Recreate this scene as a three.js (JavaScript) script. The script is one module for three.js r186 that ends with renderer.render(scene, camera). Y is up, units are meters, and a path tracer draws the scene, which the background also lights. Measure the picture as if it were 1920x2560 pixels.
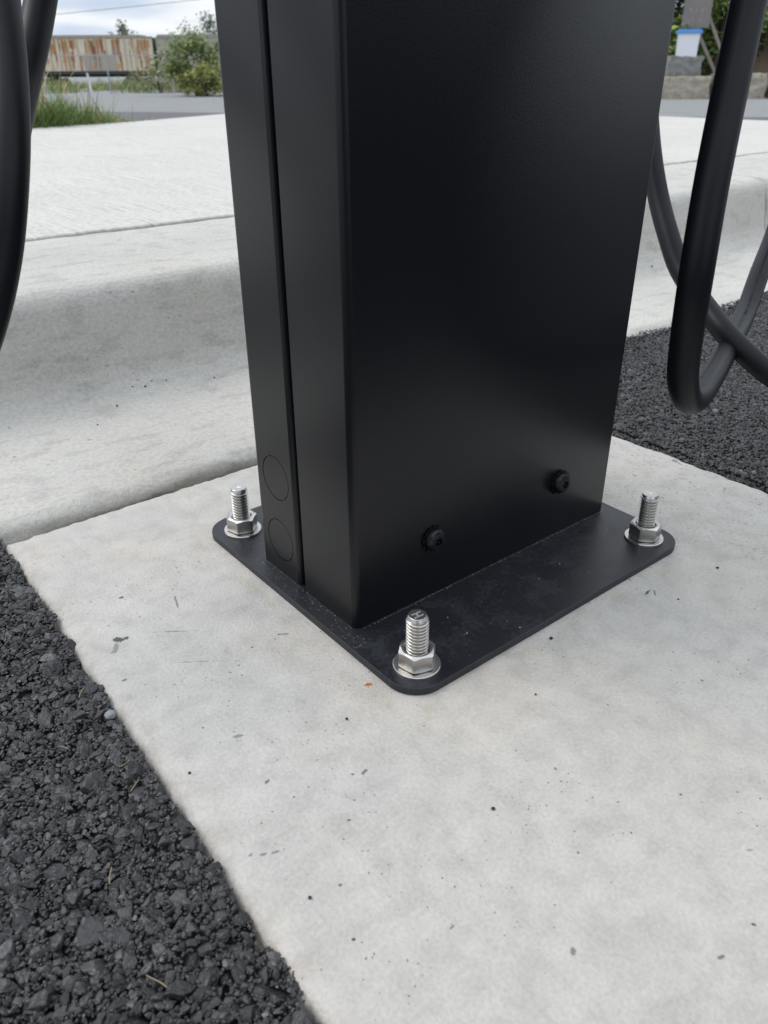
import * as THREE from 'three';
import { mergeGeometries, mergeVertices, toCreasedNormals } from 'three/addons/utils/BufferGeometryUtils.js';
import { MarchingCubes } from 'three/addons/objects/MarchingCubes.js';

// ---------------------------------------------------------------- camera, sky, sun, exposure
const scene = new THREE.Scene();
const camera = new THREE.PerspectiveCamera(66.1, 768 / 1024, 0.02, 4000);
camera.position.set(0, 0.366, 0);
camera.lookAt(0.625 * 0.87295, 0.366 - 0.48780, -0.780 * 0.87295);
camera.rotateZ(-0.0065);
camera.focus = 0.62;
camera.userData.fStop = 14;
const renderer = new THREE.WebGLRenderer({ antialias: true });
renderer.toneMapping = THREE.LinearToneMapping;
renderer.toneMappingExposure = 1.0;
renderer.shadowMap.enabled = true;

// seeded randomness and periodic gradient noise
function rng(seed) { let a = seed >>> 0; return () => { a = (a + 0x6D2B79F5) | 0; let t = Math.imul(a ^ (a >>> 15), 1 | a); t = (t + Math.imul(t ^ (t >>> 7), 61 | t)) ^ t; return ((t ^ (t >>> 14)) >>> 0) / 4294967296; }; }
const PERM = new Uint16Array(8192), GX = new Float32Array(4096), GY = new Float32Array(4096);
{ const r = rng(11); const p = Array.from({ length: 4096 }, (_, i) => i); for (let i = 4095; i > 0; i--) { const j = (r() * (i + 1)) | 0; [p[i], p[j]] = [p[j], p[i]]; } for (let i = 0; i < 8192; i++) PERM[i] = p[i & 4095]; for (let i = 0; i < 4096; i++) { const a = r() * 6.2832; GX[i] = Math.cos(a); GY[i] = Math.sin(a); } }
function noise(x, y, px = 4096, py = 4096, s = 0) {
  const x0 = Math.floor(x), y0 = Math.floor(y), fx = x - x0, fy = y - y0;
  const xa = ((x0 % px) + px) % px, xb = (xa + 1) % px, ya = ((y0 % py) + py) % py, yb = (ya + 1) % py;
  const u = fx * fx * fx * (fx * (fx * 6 - 15) + 10), v = fy * fy * fy * (fy * (fy * 6 - 15) + 10);
  const A = PERM[(xa + s * 37) & 4095], B = PERM[(xb + s * 37) & 4095];
  const aa = PERM[A + ya], ba = PERM[B + ya], ab = PERM[A + yb], bb = PERM[B + yb];
  const n0 = GX[aa] * fx + GY[aa] * fy, n1 = GX[ba] * (fx - 1) + GY[ba] * fy;
  const n2 = GX[ab] * fx + GY[ab] * (fy - 1), n3 = GX[bb] * (fx - 1) + GY[bb] * (fy - 1);
  return (n0 + (n1 - n0) * u + (n2 + (n3 - n2) * u - n0 - (n1 - n0) * u) * v) * 1.5;
}
function fbm(x, y, oct, p = 4096, s = 0) { let t = 0, a = 1, n = 0; for (let i = 0; i < oct; i++) { t += a * noise(x, y, p, p, s + i); n += a; a *= 0.5; x *= 2; y *= 2; p *= 2; if (p > 4096) p = 4096; } return t / n * 1.4; }
const sstep = (a, b, x) => { const t = Math.min(1, Math.max(0, (x - a) / (b - a))); return t * t * (3 - 2 * t); };
const mix = (a, b, t) => a + (b - a) * t;

// bright overcast sky with thin blue-grey cloud streaks
{
  const W = 2048, H = 1024, d = new Float32Array(W * H * 4);
  for (let j = 0; j < H; j++) {
    const el = ((j + 0.5) / H - 0.5) * Math.PI, y = Math.sin(el), c = Math.cos(el);
    for (let i = 0; i < W; i++) {
      const az = ((i + 0.5) / W - 0.5) * 2 * Math.PI, x = Math.cos(az) * c, z = Math.sin(az) * c, yy = Math.max(y, 0) + 0.045;
      const px = x / yy * 0.55, pz = z / yy * 0.55;
      const n = fbm(px + 7.3, pz + 2.1, 5, 4096, 3), m = fbm(px * 0.35 + 1.7, pz * 0.35 + 9.2, 3, 4096, 9);
      const grey = sstep(-0.38, 0.45, n * 0.85 + m * 0.6);
      const w = mix(0.97, 1.62, sstep(0.02, 0.95, y));
      const o = (j * W + i) * 4;
      d[o] = mix(1.0, 0.60, grey) * w; d[o + 1] = mix(1.03, 0.71, grey) * w; d[o + 2] = mix(1.06, 0.87, grey) * w; d[o + 3] = 1;
    }
  }
  const t = new THREE.DataTexture(d, W, H, THREE.RGBAFormat, THREE.FloatType);
  t.mapping = THREE.EquirectangularReflectionMapping; t.magFilter = THREE.LinearFilter; t.minFilter = THREE.LinearFilter; t.needsUpdate = true;
  scene.background = t; scene.environment = t;
}
const sun = new THREE.DirectionalLight(new THREE.Color().setRGB(1, 0.94, 0.86), 1.5);
sun.position.set(-5, 11, -8.5); sun.target.position.set(0.5, 0, -1); sun.castShadow = true; sun.shadow.radius = 55;
sun.shadow.mapSize.set(2048, 2048); sun.shadow.camera.left = -8; sun.shadow.camera.right = 8; sun.shadow.camera.top = 8; sun.shadow.camera.bottom = -8; sun.shadow.camera.far = 60;
scene.add(sun); scene.add(sun.target);

// ---------------------------------------------------------------- helpers
const used = {};
function numbered(n) { const k = used[n] = (used[n] ?? -1) + 1; return k ? n + '_' + String(k).padStart(3, '0') : n; }
function tag(o, label, category, group, kind) { Object.assign(o.userData, { label, category }); if (group) o.userData.group = group; if (kind) o.userData.kind = kind; return o; }
function mesh(name, geo, mat, parent = scene) { const o = new THREE.Mesh(geo, mat); o.name = parent === scene ? numbered(name) : name; o.castShadow = o.receiveShadow = true; parent.add(o); return o; }
function struct(name, geo, mat, label, category) { const o = mesh(name, geo, mat); o.userData.kind = 'structure'; if (label) tag(o, label, category); return o; }
function group(name, x, y, z, turn = 0) { const g = new THREE.Group(); g.name = numbered(name); g.position.set(x, y, z); g.rotation.y = turn; scene.add(g); return g; }
const SRGB = new Uint8Array(4097); for (let i = 0; i < 4097; i++) { const c = i / 4096; SRGB[i] = Math.round(255 * (c <= 0.0031308 ? 12.92 * c : 1.055 * Math.pow(c, 1 / 2.4) - 0.055)); }
const enc = (v) => SRGB[Math.max(0, Math.min(4096, (v * 4096) | 0))];
function dataTex(W, H, data, srgb, wrap) { const t = new THREE.DataTexture(data, W, H, THREE.RGBAFormat); t.magFilter = THREE.LinearFilter; t.minFilter = THREE.LinearMipmapLinearFilter; t.generateMipmaps = true; if (srgb) t.colorSpace = THREE.SRGBColorSpace; if (wrap) t.wrapS = t.wrapT = THREE.RepeatWrapping; t.needsUpdate = true; return t; }
// paints linear colours and a height field at once: f(i, j, out) writes out[0..2] colour and out[3] height 0..1
function paint(W, H, f, wrap) {
  const c = new Uint8Array(W * H * 4), b = new Uint8Array(W * H * 4), o = [0, 0, 0, 0];
  for (let j = 0; j < H; j++) for (let i = 0; i < W; i++) { f(i, j, o); const k = (j * W + i) * 4; c[k] = enc(o[0]); c[k + 1] = enc(o[1]); c[k + 2] = enc(o[2]); c[k + 3] = 255; const h = Math.max(0, Math.min(255, o[3] * 255)); b[k] = b[k + 1] = b[k + 2] = h; b[k + 3] = 255; }
  return [dataTex(W, H, c, true, wrap), dataTex(W, H, b, false, wrap)];
}
const FW = [0.625, -0.780], RT = [0.780, 0.625], FACE = -Math.atan2(0.625, 0.780);   // road axis across the lot and its lateral axis
const P = (w, l) => [w * FW[0] + l * RT[0], w * FW[1] + l * RT[1]];
const lin = (r, g, b) => new THREE.Color().setRGB(r, g, b);
function planarUV(geo, su = 1, sv = 1, ax = 0, ay = 2) { const p = geo.attributes.position, uv = new Float32Array(p.count * 2); for (let i = 0; i < p.count; i++) { uv[i * 2] = p.getComponent(i, ax) * su; uv[i * 2 + 1] = p.getComponent(i, ay) * sv; } geo.setAttribute('uv', new THREE.BufferAttribute(uv, 2)); return geo; }
function grid(nu, nv, f) {   // f(i, j) -> [x, y, z, u, v]
  const pos = [], uv = [], idx = [];
  for (let j = 0; j <= nv; j++) for (let i = 0; i <= nu; i++) { const r = f(i, j); pos.push(r[0], r[1], r[2]); uv.push(r[3], r[4]); }
  for (let j = 0; j < nv; j++) for (let i = 0; i < nu; i++) { const a = j * (nu + 1) + i, b = a + 1, c = a + nu + 1, e = c + 1; idx.push(a, c, b, b, c, e); }
  const g = new THREE.BufferGeometry(); g.setAttribute('position', new THREE.Float32BufferAttribute(pos, 3)); g.setAttribute('uv', new THREE.Float32BufferAttribute(uv, 2)); g.setIndex(idx); g.computeVertexNormals(); return g;
}
function box(x0, x1, y0, y1, z0, z1) { const g = new THREE.BoxGeometry(x1 - x0, y1 - y0, z1 - z0); g.translate((x0 + x1) / 2, (y0 + y1) / 2, (z0 + z1) / 2); return g; }
const clean = (g) => { const q = g.index ? g.toNonIndexed() : g; for (const n of Object.keys(q.attributes)) if (!['position', 'normal', 'uv'].includes(n)) q.deleteAttribute(n); return q; };
const merge = (a) => mergeGeometries(a.map(clean));

// ---------------------------------------------------------------- concrete textures
// flat marks on the pad, placed where the photograph shows them: x, z, half length, half width, turn, strength
const padMarks = [[0.136, -0.485, 0.0062, 0.0026, -0.5, 0.75], [0.131, -0.478, 0.006, 0.002, 0.9, 0.4], [0.171, -0.469, 0.016, 0.0004, -0.63, 0.5], [0.169, -0.426, 0.013, 0.0004, -0.63, 0.42], [0.158, -0.535, 0.0022, 0.0012, 0, 0.7],
  [0.233, -0.414, 0.004, 0.0007, -0.63, 0.7], [0.121, -0.44, 0.002, 0.001, 0, 0.6], [0.489, -0.273, 0.006, 0.0008, 0.2, 0.75], [0.493, -0.269, 0.004, 0.0006, 0.7, 0.7], [0.157, -0.343, 0.0035, 0.001, -0.5, 0.45], [0.129, -0.256, 0.0019, 0.0008, -0.4, 0.5], [0.123, -0.259, 0.0014, 0.0008, -0.4, 0.5], [0.118, -0.263, 0.0012, 0.0007, 0.6, 0.45],
  [0.173, -0.165, 0.0015, 0.0006, 0.2, 0.5], [0.262, -0.074, 0.0018, 0.0009, -0.3, 0.6], [0.328, -0.096, 0.0024, 0.0006, -0.6, 0.35], [0.72, -0.398, 0.006, 0.002, 1.3, 0.5], [0.19, -0.5, 0.013, 0.0007, 1.277, 0.55], [0.20, -0.27, 0.002, 0.001, 0.3, 0.6], [0.70, -0.33, 0.004, 0.0012, 0.4, 0.3], [0.66, -0.41, 0.006, 0.0016, 1.2, 0.3], [0.15, -0.30, 0.002, 0.001, 0.3, 0.6], [0.21, -0.12, 0.002, 0.001, 0.3, 0.5]];
const PX0 = 0.085, PX1 = 0.745, PZ0 = -0.70, PZ1 = 0.02;
const [padMap, padBump] = (() => {
  const W = 1536, H = 1536, w = PX1 - PX0, h = PZ1 - PZ0, r = rng(5), pit = new Float32Array(W * H);
  const dab = (x, z, a, b, t, s, ragged) => {
    const R = Math.max(a, b) * 1.6, ca = Math.cos(t), sa = Math.sin(t);
    for (let j = Math.max(0, ((z - R - PZ0) / h * H) | 0); j < Math.min(H, (z + R - PZ0) / h * H); j++) for (let i = Math.max(0, ((x - R - PX0) / w * W) | 0); i < Math.min(W, (x + R - PX0) / w * W); i++) {
      const X = PX0 + (i + 0.5) / W * w - x, Z = PZ0 + (j + 0.5) / H * h - z, p = (X * ca - Z * sa) / a, q = (X * sa + Z * ca) / b;
      let e = Math.sqrt(p * p + q * q); if (ragged) e += 0.9 * noise(i * 0.09, j * 0.09, 4096, 4096, 21) + 0.5 * noise(i * 0.31, j * 0.31, 4096, 4096, 22);
      const v = s * (1 - sstep(0.7, 1.05, e)); if (v > pit[j * W + i]) pit[j * W + i] = v;
    }
  };
  for (let k = 0; k < 4200; k++) { const x = PX0 + r() * w, z = PZ0 + r() * h; if (noise(x * 14, z * 14, 4096, 4096, 40) < -0.15 + r() * 0.5) continue; const a = 0.0003 + 0.0007 * r() * r() * r(); dab(x, z, a * (1 + r()), a, r() * 3, 0.3 + 0.5 * r()); }
  for (let k = 0; k < 9; k++) dab(PX0 + r() * w, PZ0 + r() * h, 0.0006 + 0.0008 * r(), 0.0005 + 0.0004 * r(), r() * 3, 0.4 + 0.4 * r(), true);
  for (let k = 0; k < 1500; k++) { const x = 0.6 + r() * 0.14, z = -0.6 + r() * 0.5, a = 0.0003 + 0.0006 * r(); dab(x, z, a * 2.2, a, 1.5 + r(), 0.2 + 0.3 * r() * (x > 0.68 ? 1 : 0.4)); }
  for (const m of padMarks) dab(...m, true);
  const rust = [[0.249, -0.33, 0.0018], [0.2505, -0.3285, 0.0013]];
  return paint(W, H, (i, j, o) => {
    const x = PX0 + (i + 0.5) / W * w, z = PZ0 + (j + 0.5) / H * h;
    const big = fbm(x * 9, z * 9, 3, 4096, 1), mid = fbm(x * 42, z * 42, 4, 4096, 5), blot = sstep(-0.1, 0.5, fbm(x * 60 + big, z * 60, 3, 4096, 13)), fine = fbm(x * 420, z * 420, 2, 4096, 8), grain = noise(x * 1600, z * 1600, 4096, 4096, 12);
    let v = 0.50 * (1 + 0.05 * big + 0.10 * mid - 0.07 * blot + 0.09 * fine + 0.07 * grain);
    const tint = sstep(0.05, 0.5, fbm(x * 6 + 30, z * 6, 2, 4096, 16));
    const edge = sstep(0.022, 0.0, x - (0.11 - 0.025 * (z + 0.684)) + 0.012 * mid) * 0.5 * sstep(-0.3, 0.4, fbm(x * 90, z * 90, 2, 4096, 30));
    let R = v * (1.0 + 0.02 * tint), G = v * (0.958 - 0.005 * tint), B = v * (0.885 - 0.025 * tint);
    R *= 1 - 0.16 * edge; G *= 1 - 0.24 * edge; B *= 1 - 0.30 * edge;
    // yellowish water stain that crept out under the plate, broken by its own grain
    const dx = Math.max(0.2585 - x, x - 0.576, 0), dz = Math.max(-0.585 - z, z + 0.2945, 0), dd = Math.hypot(dx, dz) + 0.008 * fbm(x * 70, z * 70, 3, 4096, 33);
    const ring = Math.exp(-Math.pow((dd - 0.011) / 0.004, 2)) * sstep(-0.15, 0.45, fbm(x * 35, z * 35, 3, 4096, 35)) * 0.55;
    R *= 1 - 0.10 * ring; G *= 1 - 0.16 * ring; B *= 1 - 0.30 * ring;
    const q = Math.min(0.95, pit[j * W + i] * 1.2); R = mix(R, 0.05, q); G = mix(G, 0.05, q); B = mix(B, 0.052, q);
    for (const [a, b, c] of rust) { const e = Math.hypot(x - a, z - b) / c + 0.5 * fine; if (e < 1) { R = 0.42; G = 0.14; B = 0.04; } }
    o[0] = R; o[1] = G; o[2] = B; o[3] = 0.6 + 0.16 * mid + 0.14 * fine + 0.12 * grain - 0.4 * pit[j * W + i];
  });
})();
// poured kerb and gutter concrete, 2 m tile
const [conMap, conBump] = (() => {
  const W = 1536, r = rng(9), pit = new Float32Array(W * W);
  for (let k = 0; k < 5200; k++) { const ci = r() * W, cj = r() * W, a = 0.6 + 3.2 * r() ** 5, s = 0.2 + 0.6 * r() * r(), e0 = 0.5 + r(); for (let dj = -5; dj <= 5; dj++) for (let di = -5; di <= 5; di++) { const e = Math.hypot(di * e0, dj) / a; if (e < 1) { const q = ((((cj | 0) + dj + W) % W) * W) + (((ci | 0) + di + W) % W); pit[q] = Math.max(pit[q], s * (1 - e * e)); } } }
  return paint(W, W, (i, j, o) => {
    const x = i / W, z = j / W, big = fbm(x * 5, z * 5, 4, 5, 2), fine = fbm(x * 180, z * 220, 2, 180, 10), grain = noise(x * 640, z * 640, 640, 640, 4), film = sstep(0.05, 0.6, fbm(x * 22, z * 44, 3, 22, 6));
    const v = 0.495 * (1 + 0.10 * big + 0.12 * fine + 0.12 * grain - 0.13 * film), t = sstep(0, 0.5, fbm(x * 4 + 3, z * 4, 2, 4, 19)), q = pit[j * W + i] * 0.9;
    o[0] = mix(v * 1.0, 0.06, q); o[1] = mix(v * (0.962 - 0.008 * t), 0.06, q); o[2] = mix(v * (0.885 - 0.03 * t), 0.055, q); o[3] = 0.5 + 0.16 * fine + 0.2 * grain - 0.3 * pit[j * W + i];
  }, true);
})();
// broomed sidewalk concrete, 2 m tile, strokes across the walk
const [walkMap, walkBump] = (() => {
  const W = 1536;
  return paint(W, W, (i, j, o) => {
    const x = i / W, z = j / W, wob = 0.006 * noise(x * 6, z * 4, 6, 4, 3), xs = x + wob;
    const stroke = noise(xs * 256, z * 10, 256, 10, 2) * 0.6 + noise(xs * 512, z * 24, 512, 24, 5) * 0.4, big = fbm(x * 5, z * 5, 4, 5, 8), fine = fbm(x * 200, z * 200, 2, 200, 11), broken = sstep(-0.4, 0.35, fbm(x * 14, z * 14, 3, 14, 14));
    const v = 0.525 * (1 + 0.06 * big + 0.22 * stroke * broken + 0.14 * fine);
    o[0] = v; o[1] = v * 0.958; o[2] = v * 0.885; o[3] = 0.5 + 0.42 * stroke * broken + 0.15 * fine;
  }, true);
})();
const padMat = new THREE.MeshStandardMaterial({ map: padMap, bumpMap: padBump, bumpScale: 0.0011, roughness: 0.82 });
const kerbMat = new THREE.MeshStandardMaterial({ map: conMap, bumpMap: conBump, bumpScale: 0.0012, roughness: 0.88 });
const walkMat = new THREE.MeshStandardMaterial({ map: walkMap, bumpMap: walkBump, bumpScale: 0.006, roughness: 0.9 });

// ---------------------------------------------------------------- terrain and lot
const gy = (w) => w < 3.2 ? -0.07 : w < 5 ? mix(-0.07, 0.115, (w - 3.2) / 1.8) : w < 26 ? mix(0.115, -0.38, (w - 5) / 21) : w < 45 ? mix(-0.38, -0.40, (w - 26) / 19) : w < 60 ? mix(-0.40, -0.45, (w - 45) / 15) : w < 86 ? mix(-0.45, -0.86, (w - 60) / 26) : -0.86;
const [gravMap, gravBump] = paint(1024, 1024, (i, j, o) => {
  const x = i / 1024, z = j / 1024, a = fbm(x * 6, z * 6, 4, 6, 41), b = fbm(x * 90, z * 90, 3, 90, 43), g = noise(x * 400, z * 400, 400, 400, 44), v = 0.235 * (1 + 0.14 * a + 0.28 * b + 0.22 * g);
  o[0] = v; o[1] = v * 1.01; o[2] = v * 1.0; o[3] = 0.5 + 0.3 * b + 0.3 * g;
}, true);
const gravelMat = new THREE.MeshStandardMaterial({ map: gravMap, bumpMap: gravBump, bumpScale: 0.01, roughness: 0.95 });
{
  const ws = [-1500, -400, -100, -20, -5, 0, 2, 3.2, 4, 5, 7, 9, 12, 16, 21, 26, 34, 45, 60, 72, 86, 120, 300, 900, 2500], ls = [-2000, -500, -150, -60, -30, -15, -8, -4, 0, 4, 8, 15, 30, 60, 150, 500, 2000];
  struct('ground', grid(ls.length - 1, ws.length - 1, (i, j) => { const [x, z] = P(ws[j], ls[i]); return [x, gy(ws[j]), z, x / 3, z / 3]; }), gravelMat, 'pale grey gravel lot behind the sidewalk', 'ground');
}
// smoother dark asphalt lane just behind the walk
const [tarMap, tarBump] = paint(1024, 1024, (i, j, o) => {
  const x = i / 1024, z = j / 1024, a = fbm(x * 5, z * 5, 4, 5, 51), b = fbm(x * 120, z * 120, 3, 120, 53), g = noise(x * 500, z * 500, 500, 500, 54), v = 0.105 * (1 + 0.12 * a + 0.2 * b + 0.25 * g);
  o[0] = v; o[1] = v; o[2] = v * 1.04; o[3] = 0.5 + 0.3 * b + 0.3 * g;
}, true);
{
  const pts = [[3.9, -9], [3.9, 3.2], [7.0, 1.4], [8.2, -0.5], [8.9, -2.6], [9.6, -4.6], [9.9, -9]], n = 28, ends = (t) => { const l = mix(-9, 3.2, t); return [3.9, l]; };
  const far = (l) => mix(9.9, 5.2, sstep(-4.8, 3.4, l)) + 0.12 * noise(l * 1.1, 3.3);
  const g = grid(40, 12, (i, j) => { const l = mix(-9, 3.2, i / 40), w = mix(3.95, far(l), j / 12), [x, z] = P(w, l); return [x, gy(w) + 0.006, z, x / 2, z / 2]; });
  struct('road', g, new THREE.MeshStandardMaterial({ map: tarMap, bumpMap: tarBump, bumpScale: 0.004, roughness: 0.85 }), 'dark asphalt lane running behind the grass and the sidewalk', 'road');
}
// weedy strip before the tracks
struct('verge', grid(40, 10, (i, j) => { const l = mix(-60, 30, i / 40), w = mix(56 + 1.5 * noise(l * 0.4, 1), 104, j / 10), [x, z] = P(w, l); return [x, gy(w) + 0.03, z, x / 3, z / 3]; }), new THREE.MeshStandardMaterial({ color: lin(0.19, 0.185, 0.125), bumpMap: gravBump, bumpScale: 0.05, roughness: 1 }), 'weedy green strip of ground before the rail cars', 'verge');

// parking lot asphalt around the pad
const [aspMap, aspBump] = paint(1024, 1024, (i, j, o) => {
  const x = i / 1024, z = j / 1024, b = fbm(x * 60, z * 60, 3, 60, 63), g = noise(x * 160, z * 160, 160, 160, 64), h = noise(x * 320, z * 320, 320, 320, 65), v = 0.034 * (1 + 0.3 * b + 0.3 * g);
  o[0] = v; o[1] = v; o[2] = v * 1.05; o[3] = 0.5 + 0.25 * b + 0.3 * Math.abs(g) + 0.2 * h;
}, true);
struct('parking_lot', grid(180, 110, (i, j) => { const x = mix(-3, 6, i / 180), z = mix(-0.712, 4.2, (j / 110) ** 1.4); return [x, -0.0125 + 0.002 * noise(x * 9, z * 9), z, x / 0.8, z / 0.8]; }), new THREE.MeshStandardMaterial({ map: aspMap, bumpMap: aspBump, bumpScale: 0.006, roughness: 0.8 }), 'coarse black asphalt of the parking lot around the concrete pad', 'asphalt');

// ---------------------------------------------------------------- kerb and gutter, one poured profile
{
  const prof = [[-0.6905, -0.16], [-0.6900, -0.02], [-0.6888, -0.004], [-0.6902, 0.0035], [-0.694, 0.0078], [-0.701, 0.0102], [-0.715, 0.0114], [-0.80, 0.0112], [-0.87, 0.0112], [-0.912, 0.0125], [-0.934, 0.0172], [-0.9485, 0.027], [-0.957, 0.042], [-0.9615, 0.062], [-0.966, 0.088], [-0.971, 0.112], [-0.9745, 0.124], [-0.9805, 0.1335], [-0.9895, 0.1405], [-1.002, 0.1442], [-1.022, 0.1459], [-1.09, 0.1474], [-1.18, 0.1488], [-1.27, 0.150], [-1.281, 0.149], [-1.2865, 0.145], [-1.288, 0.13], [-1.288, -0.16]];
  const curve = [];
  for (let k = 0; k < prof.length - 1; k++) { const a = prof[k], b = prof[k + 1], n = Math.max(1, Math.min(18, Math.round(Math.hypot(b[0] - a[0], b[1] - a[1]) / 0.005))); for (let m = 0; m < n; m++) curve.push([mix(a[0], b[0], m / n), mix(a[1], b[1], m / n)]); }
  curve.push(prof[prof.length - 1]);
  let s = 0; const arc = curve.map((c, k) => (k ? s += Math.hypot(c[0] - curve[k - 1][0], c[1] - curve[k - 1][1]) : 0));
  const xs = []; for (let x = -3; x < -0.25; x += 0.12) xs.push(x); for (let x = -0.25; x < 2.3; x += x > 1.915 && x < 1.945 ? 0.0015 : 0.008) xs.push(x); for (let x = 2.3; x <= 6; x += 0.12) xs.push(x);
  const nrm = curve.map((c, k) => { const a = curve[Math.max(0, k - 1)], b = curve[Math.min(curve.length - 1, k + 1)], L = Math.hypot(b[0] - a[0], b[1] - a[1]); return [(b[1] - a[1]) / L, -(b[0] - a[0]) / L]; });
  const g = grid(xs.length - 1, curve.length - 1, (i, j) => {
    const x = xs[i], [z, y] = curve[j], lip = sstep(0.018, 0.0, Math.abs(z + 0.692)) * sstep(-0.03, -0.01, y), d = 0.0022 * fbm(x * 3, arc[j] * 5, 2, 4096, 71) + 0.0008 * fbm(x * 30, arc[j] * 30, 2, 4096, 73) + lip * (0.0035 * fbm(x * 22, arc[j] * 90, 4, 4096, 75)) + 0.0018 * sstep(0.02, 0, Math.abs(z + 0.98)) * noise(x * 5, 2, 4096, 4096, 76) - (y > -0.02 ? 0.007 * sstep(0.0055, 0.001, Math.abs(x - 1.93 - 0.004 * noise(arc[j] * 30, 7))) : 0);
    return [x, y + nrm[j][1] * d, z + nrm[j][0] * d, x, arc[j]];
  });
  const n = g.attributes.normal; { let up = 0; for (let k = 0; k < n.count; k++) up += n.getY(k); if (up < 0) { const id = g.index.array; for (let k = 0; k < id.length; k += 3) { const t = id[k]; id[k] = id[k + 1]; id[k + 1] = t; } g.computeVertexNormals(); } }
  struct('kerb', g, kerbMat, 'pale rolled concrete kerb and gutter behind the charging post', 'kerb');
}
// sidewalk slab, front edge slightly ragged along the joint
{
  const sh = new THREE.Shape(), pts = [];
  for (let x = -3; x < 6; x += 0.012) pts.push([x, -1.2955 + 0.0022 * noise(x * 40, 1.5) + 0.0025 * noise(x * 9, 4.5)]);
  pts.push([6, -1.297], [6, -1.5], [4.35, -1.5], [3.97, -2.10], [3.91, -2.56], [3.6, -4.1], [2.3, -4.22], [1.64, -3.89], [1.156, -3.82], [-3, -3.62]);
  pts.forEach((p, k) => k ? sh.lineTo(p[0], -p[1]) : sh.moveTo(p[0], -p[1])); sh.closePath();
  const g = new THREE.ExtrudeGeometry(sh, { depth: 0.2, bevelEnabled: true, bevelSize: 0.002, bevelThickness: 0.002, bevelSegments: 1 }); g.rotateX(-Math.PI / 2);
  const p = g.attributes.position; for (let k = 0; k < p.count; k++) p.setY(k, p.getY(k) - 0.2 + 0.1495 + 0.008 * (-1.297 - p.getZ(k)));
  g.computeVertexNormals(); planarUV(g, 0.5, 0.5);
  struct('sidewalk', g, walkMat, 'white broom-finished concrete sidewalk beyond the kerb', 'sidewalk');
}
// ---------------------------------------------------------------- concrete pad under the post
{
  const N = 150, edge = 0.010, X0 = (z) => 0.110 - 0.025 * (z + 0.684) + 0.0008 * noise(z * 22, 3.1) + 0.0008 * noise(z * 70, 8.1), prof = [[0, -0.12], [0, -0.03], [0, -0.010], [0.0012, -0.0055], [0.0032, -0.0024], [0.0062, -0.0006], [0.0105, 0]];
  const ts = prof.map((q) => q[0]); const inner = []; for (let k = 1; k < N; k++) inner.push(k / N);
  const row = (lo, hi) => { const a = []; for (const q of prof) a.push([lo + q[0], q[1]]); const s = lo + 0.0105, e = hi - 0.0105; for (const t of inner) a.push([mix(s, e, t), 0]); for (const q of [...prof].reverse()) a.push([hi - q[0], q[1]]); return a; };
  const zr = row(-0.684, 0.0), M = zr.length - 1;
  const g = grid(M, M, (i, j) => { const [z, hz] = zr[j], [x, hx] = row(X0(z), 0.733 + 0.001 * noise(z * 30, 5))[i]; let y = Math.min(hx, hz); if (y > -0.011) y += 0.0005 * fbm(x * 8, z * 8, 2, 4096, 81) * (y > -0.001 ? 1 : 0.3) + (y < -0.0002 ? 0.0012 * fbm(x * 90, z * 90, 2, 4096, 83) : 0); return [x, y, z, (x - PX0) / (PX1 - PX0), (z - PZ0) / (PZ1 - PZ0)]; });
  tag(mesh('concrete_pad', g, padMat), 'pale square concrete pad carrying the black charging post', 'concrete pad');
}
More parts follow.
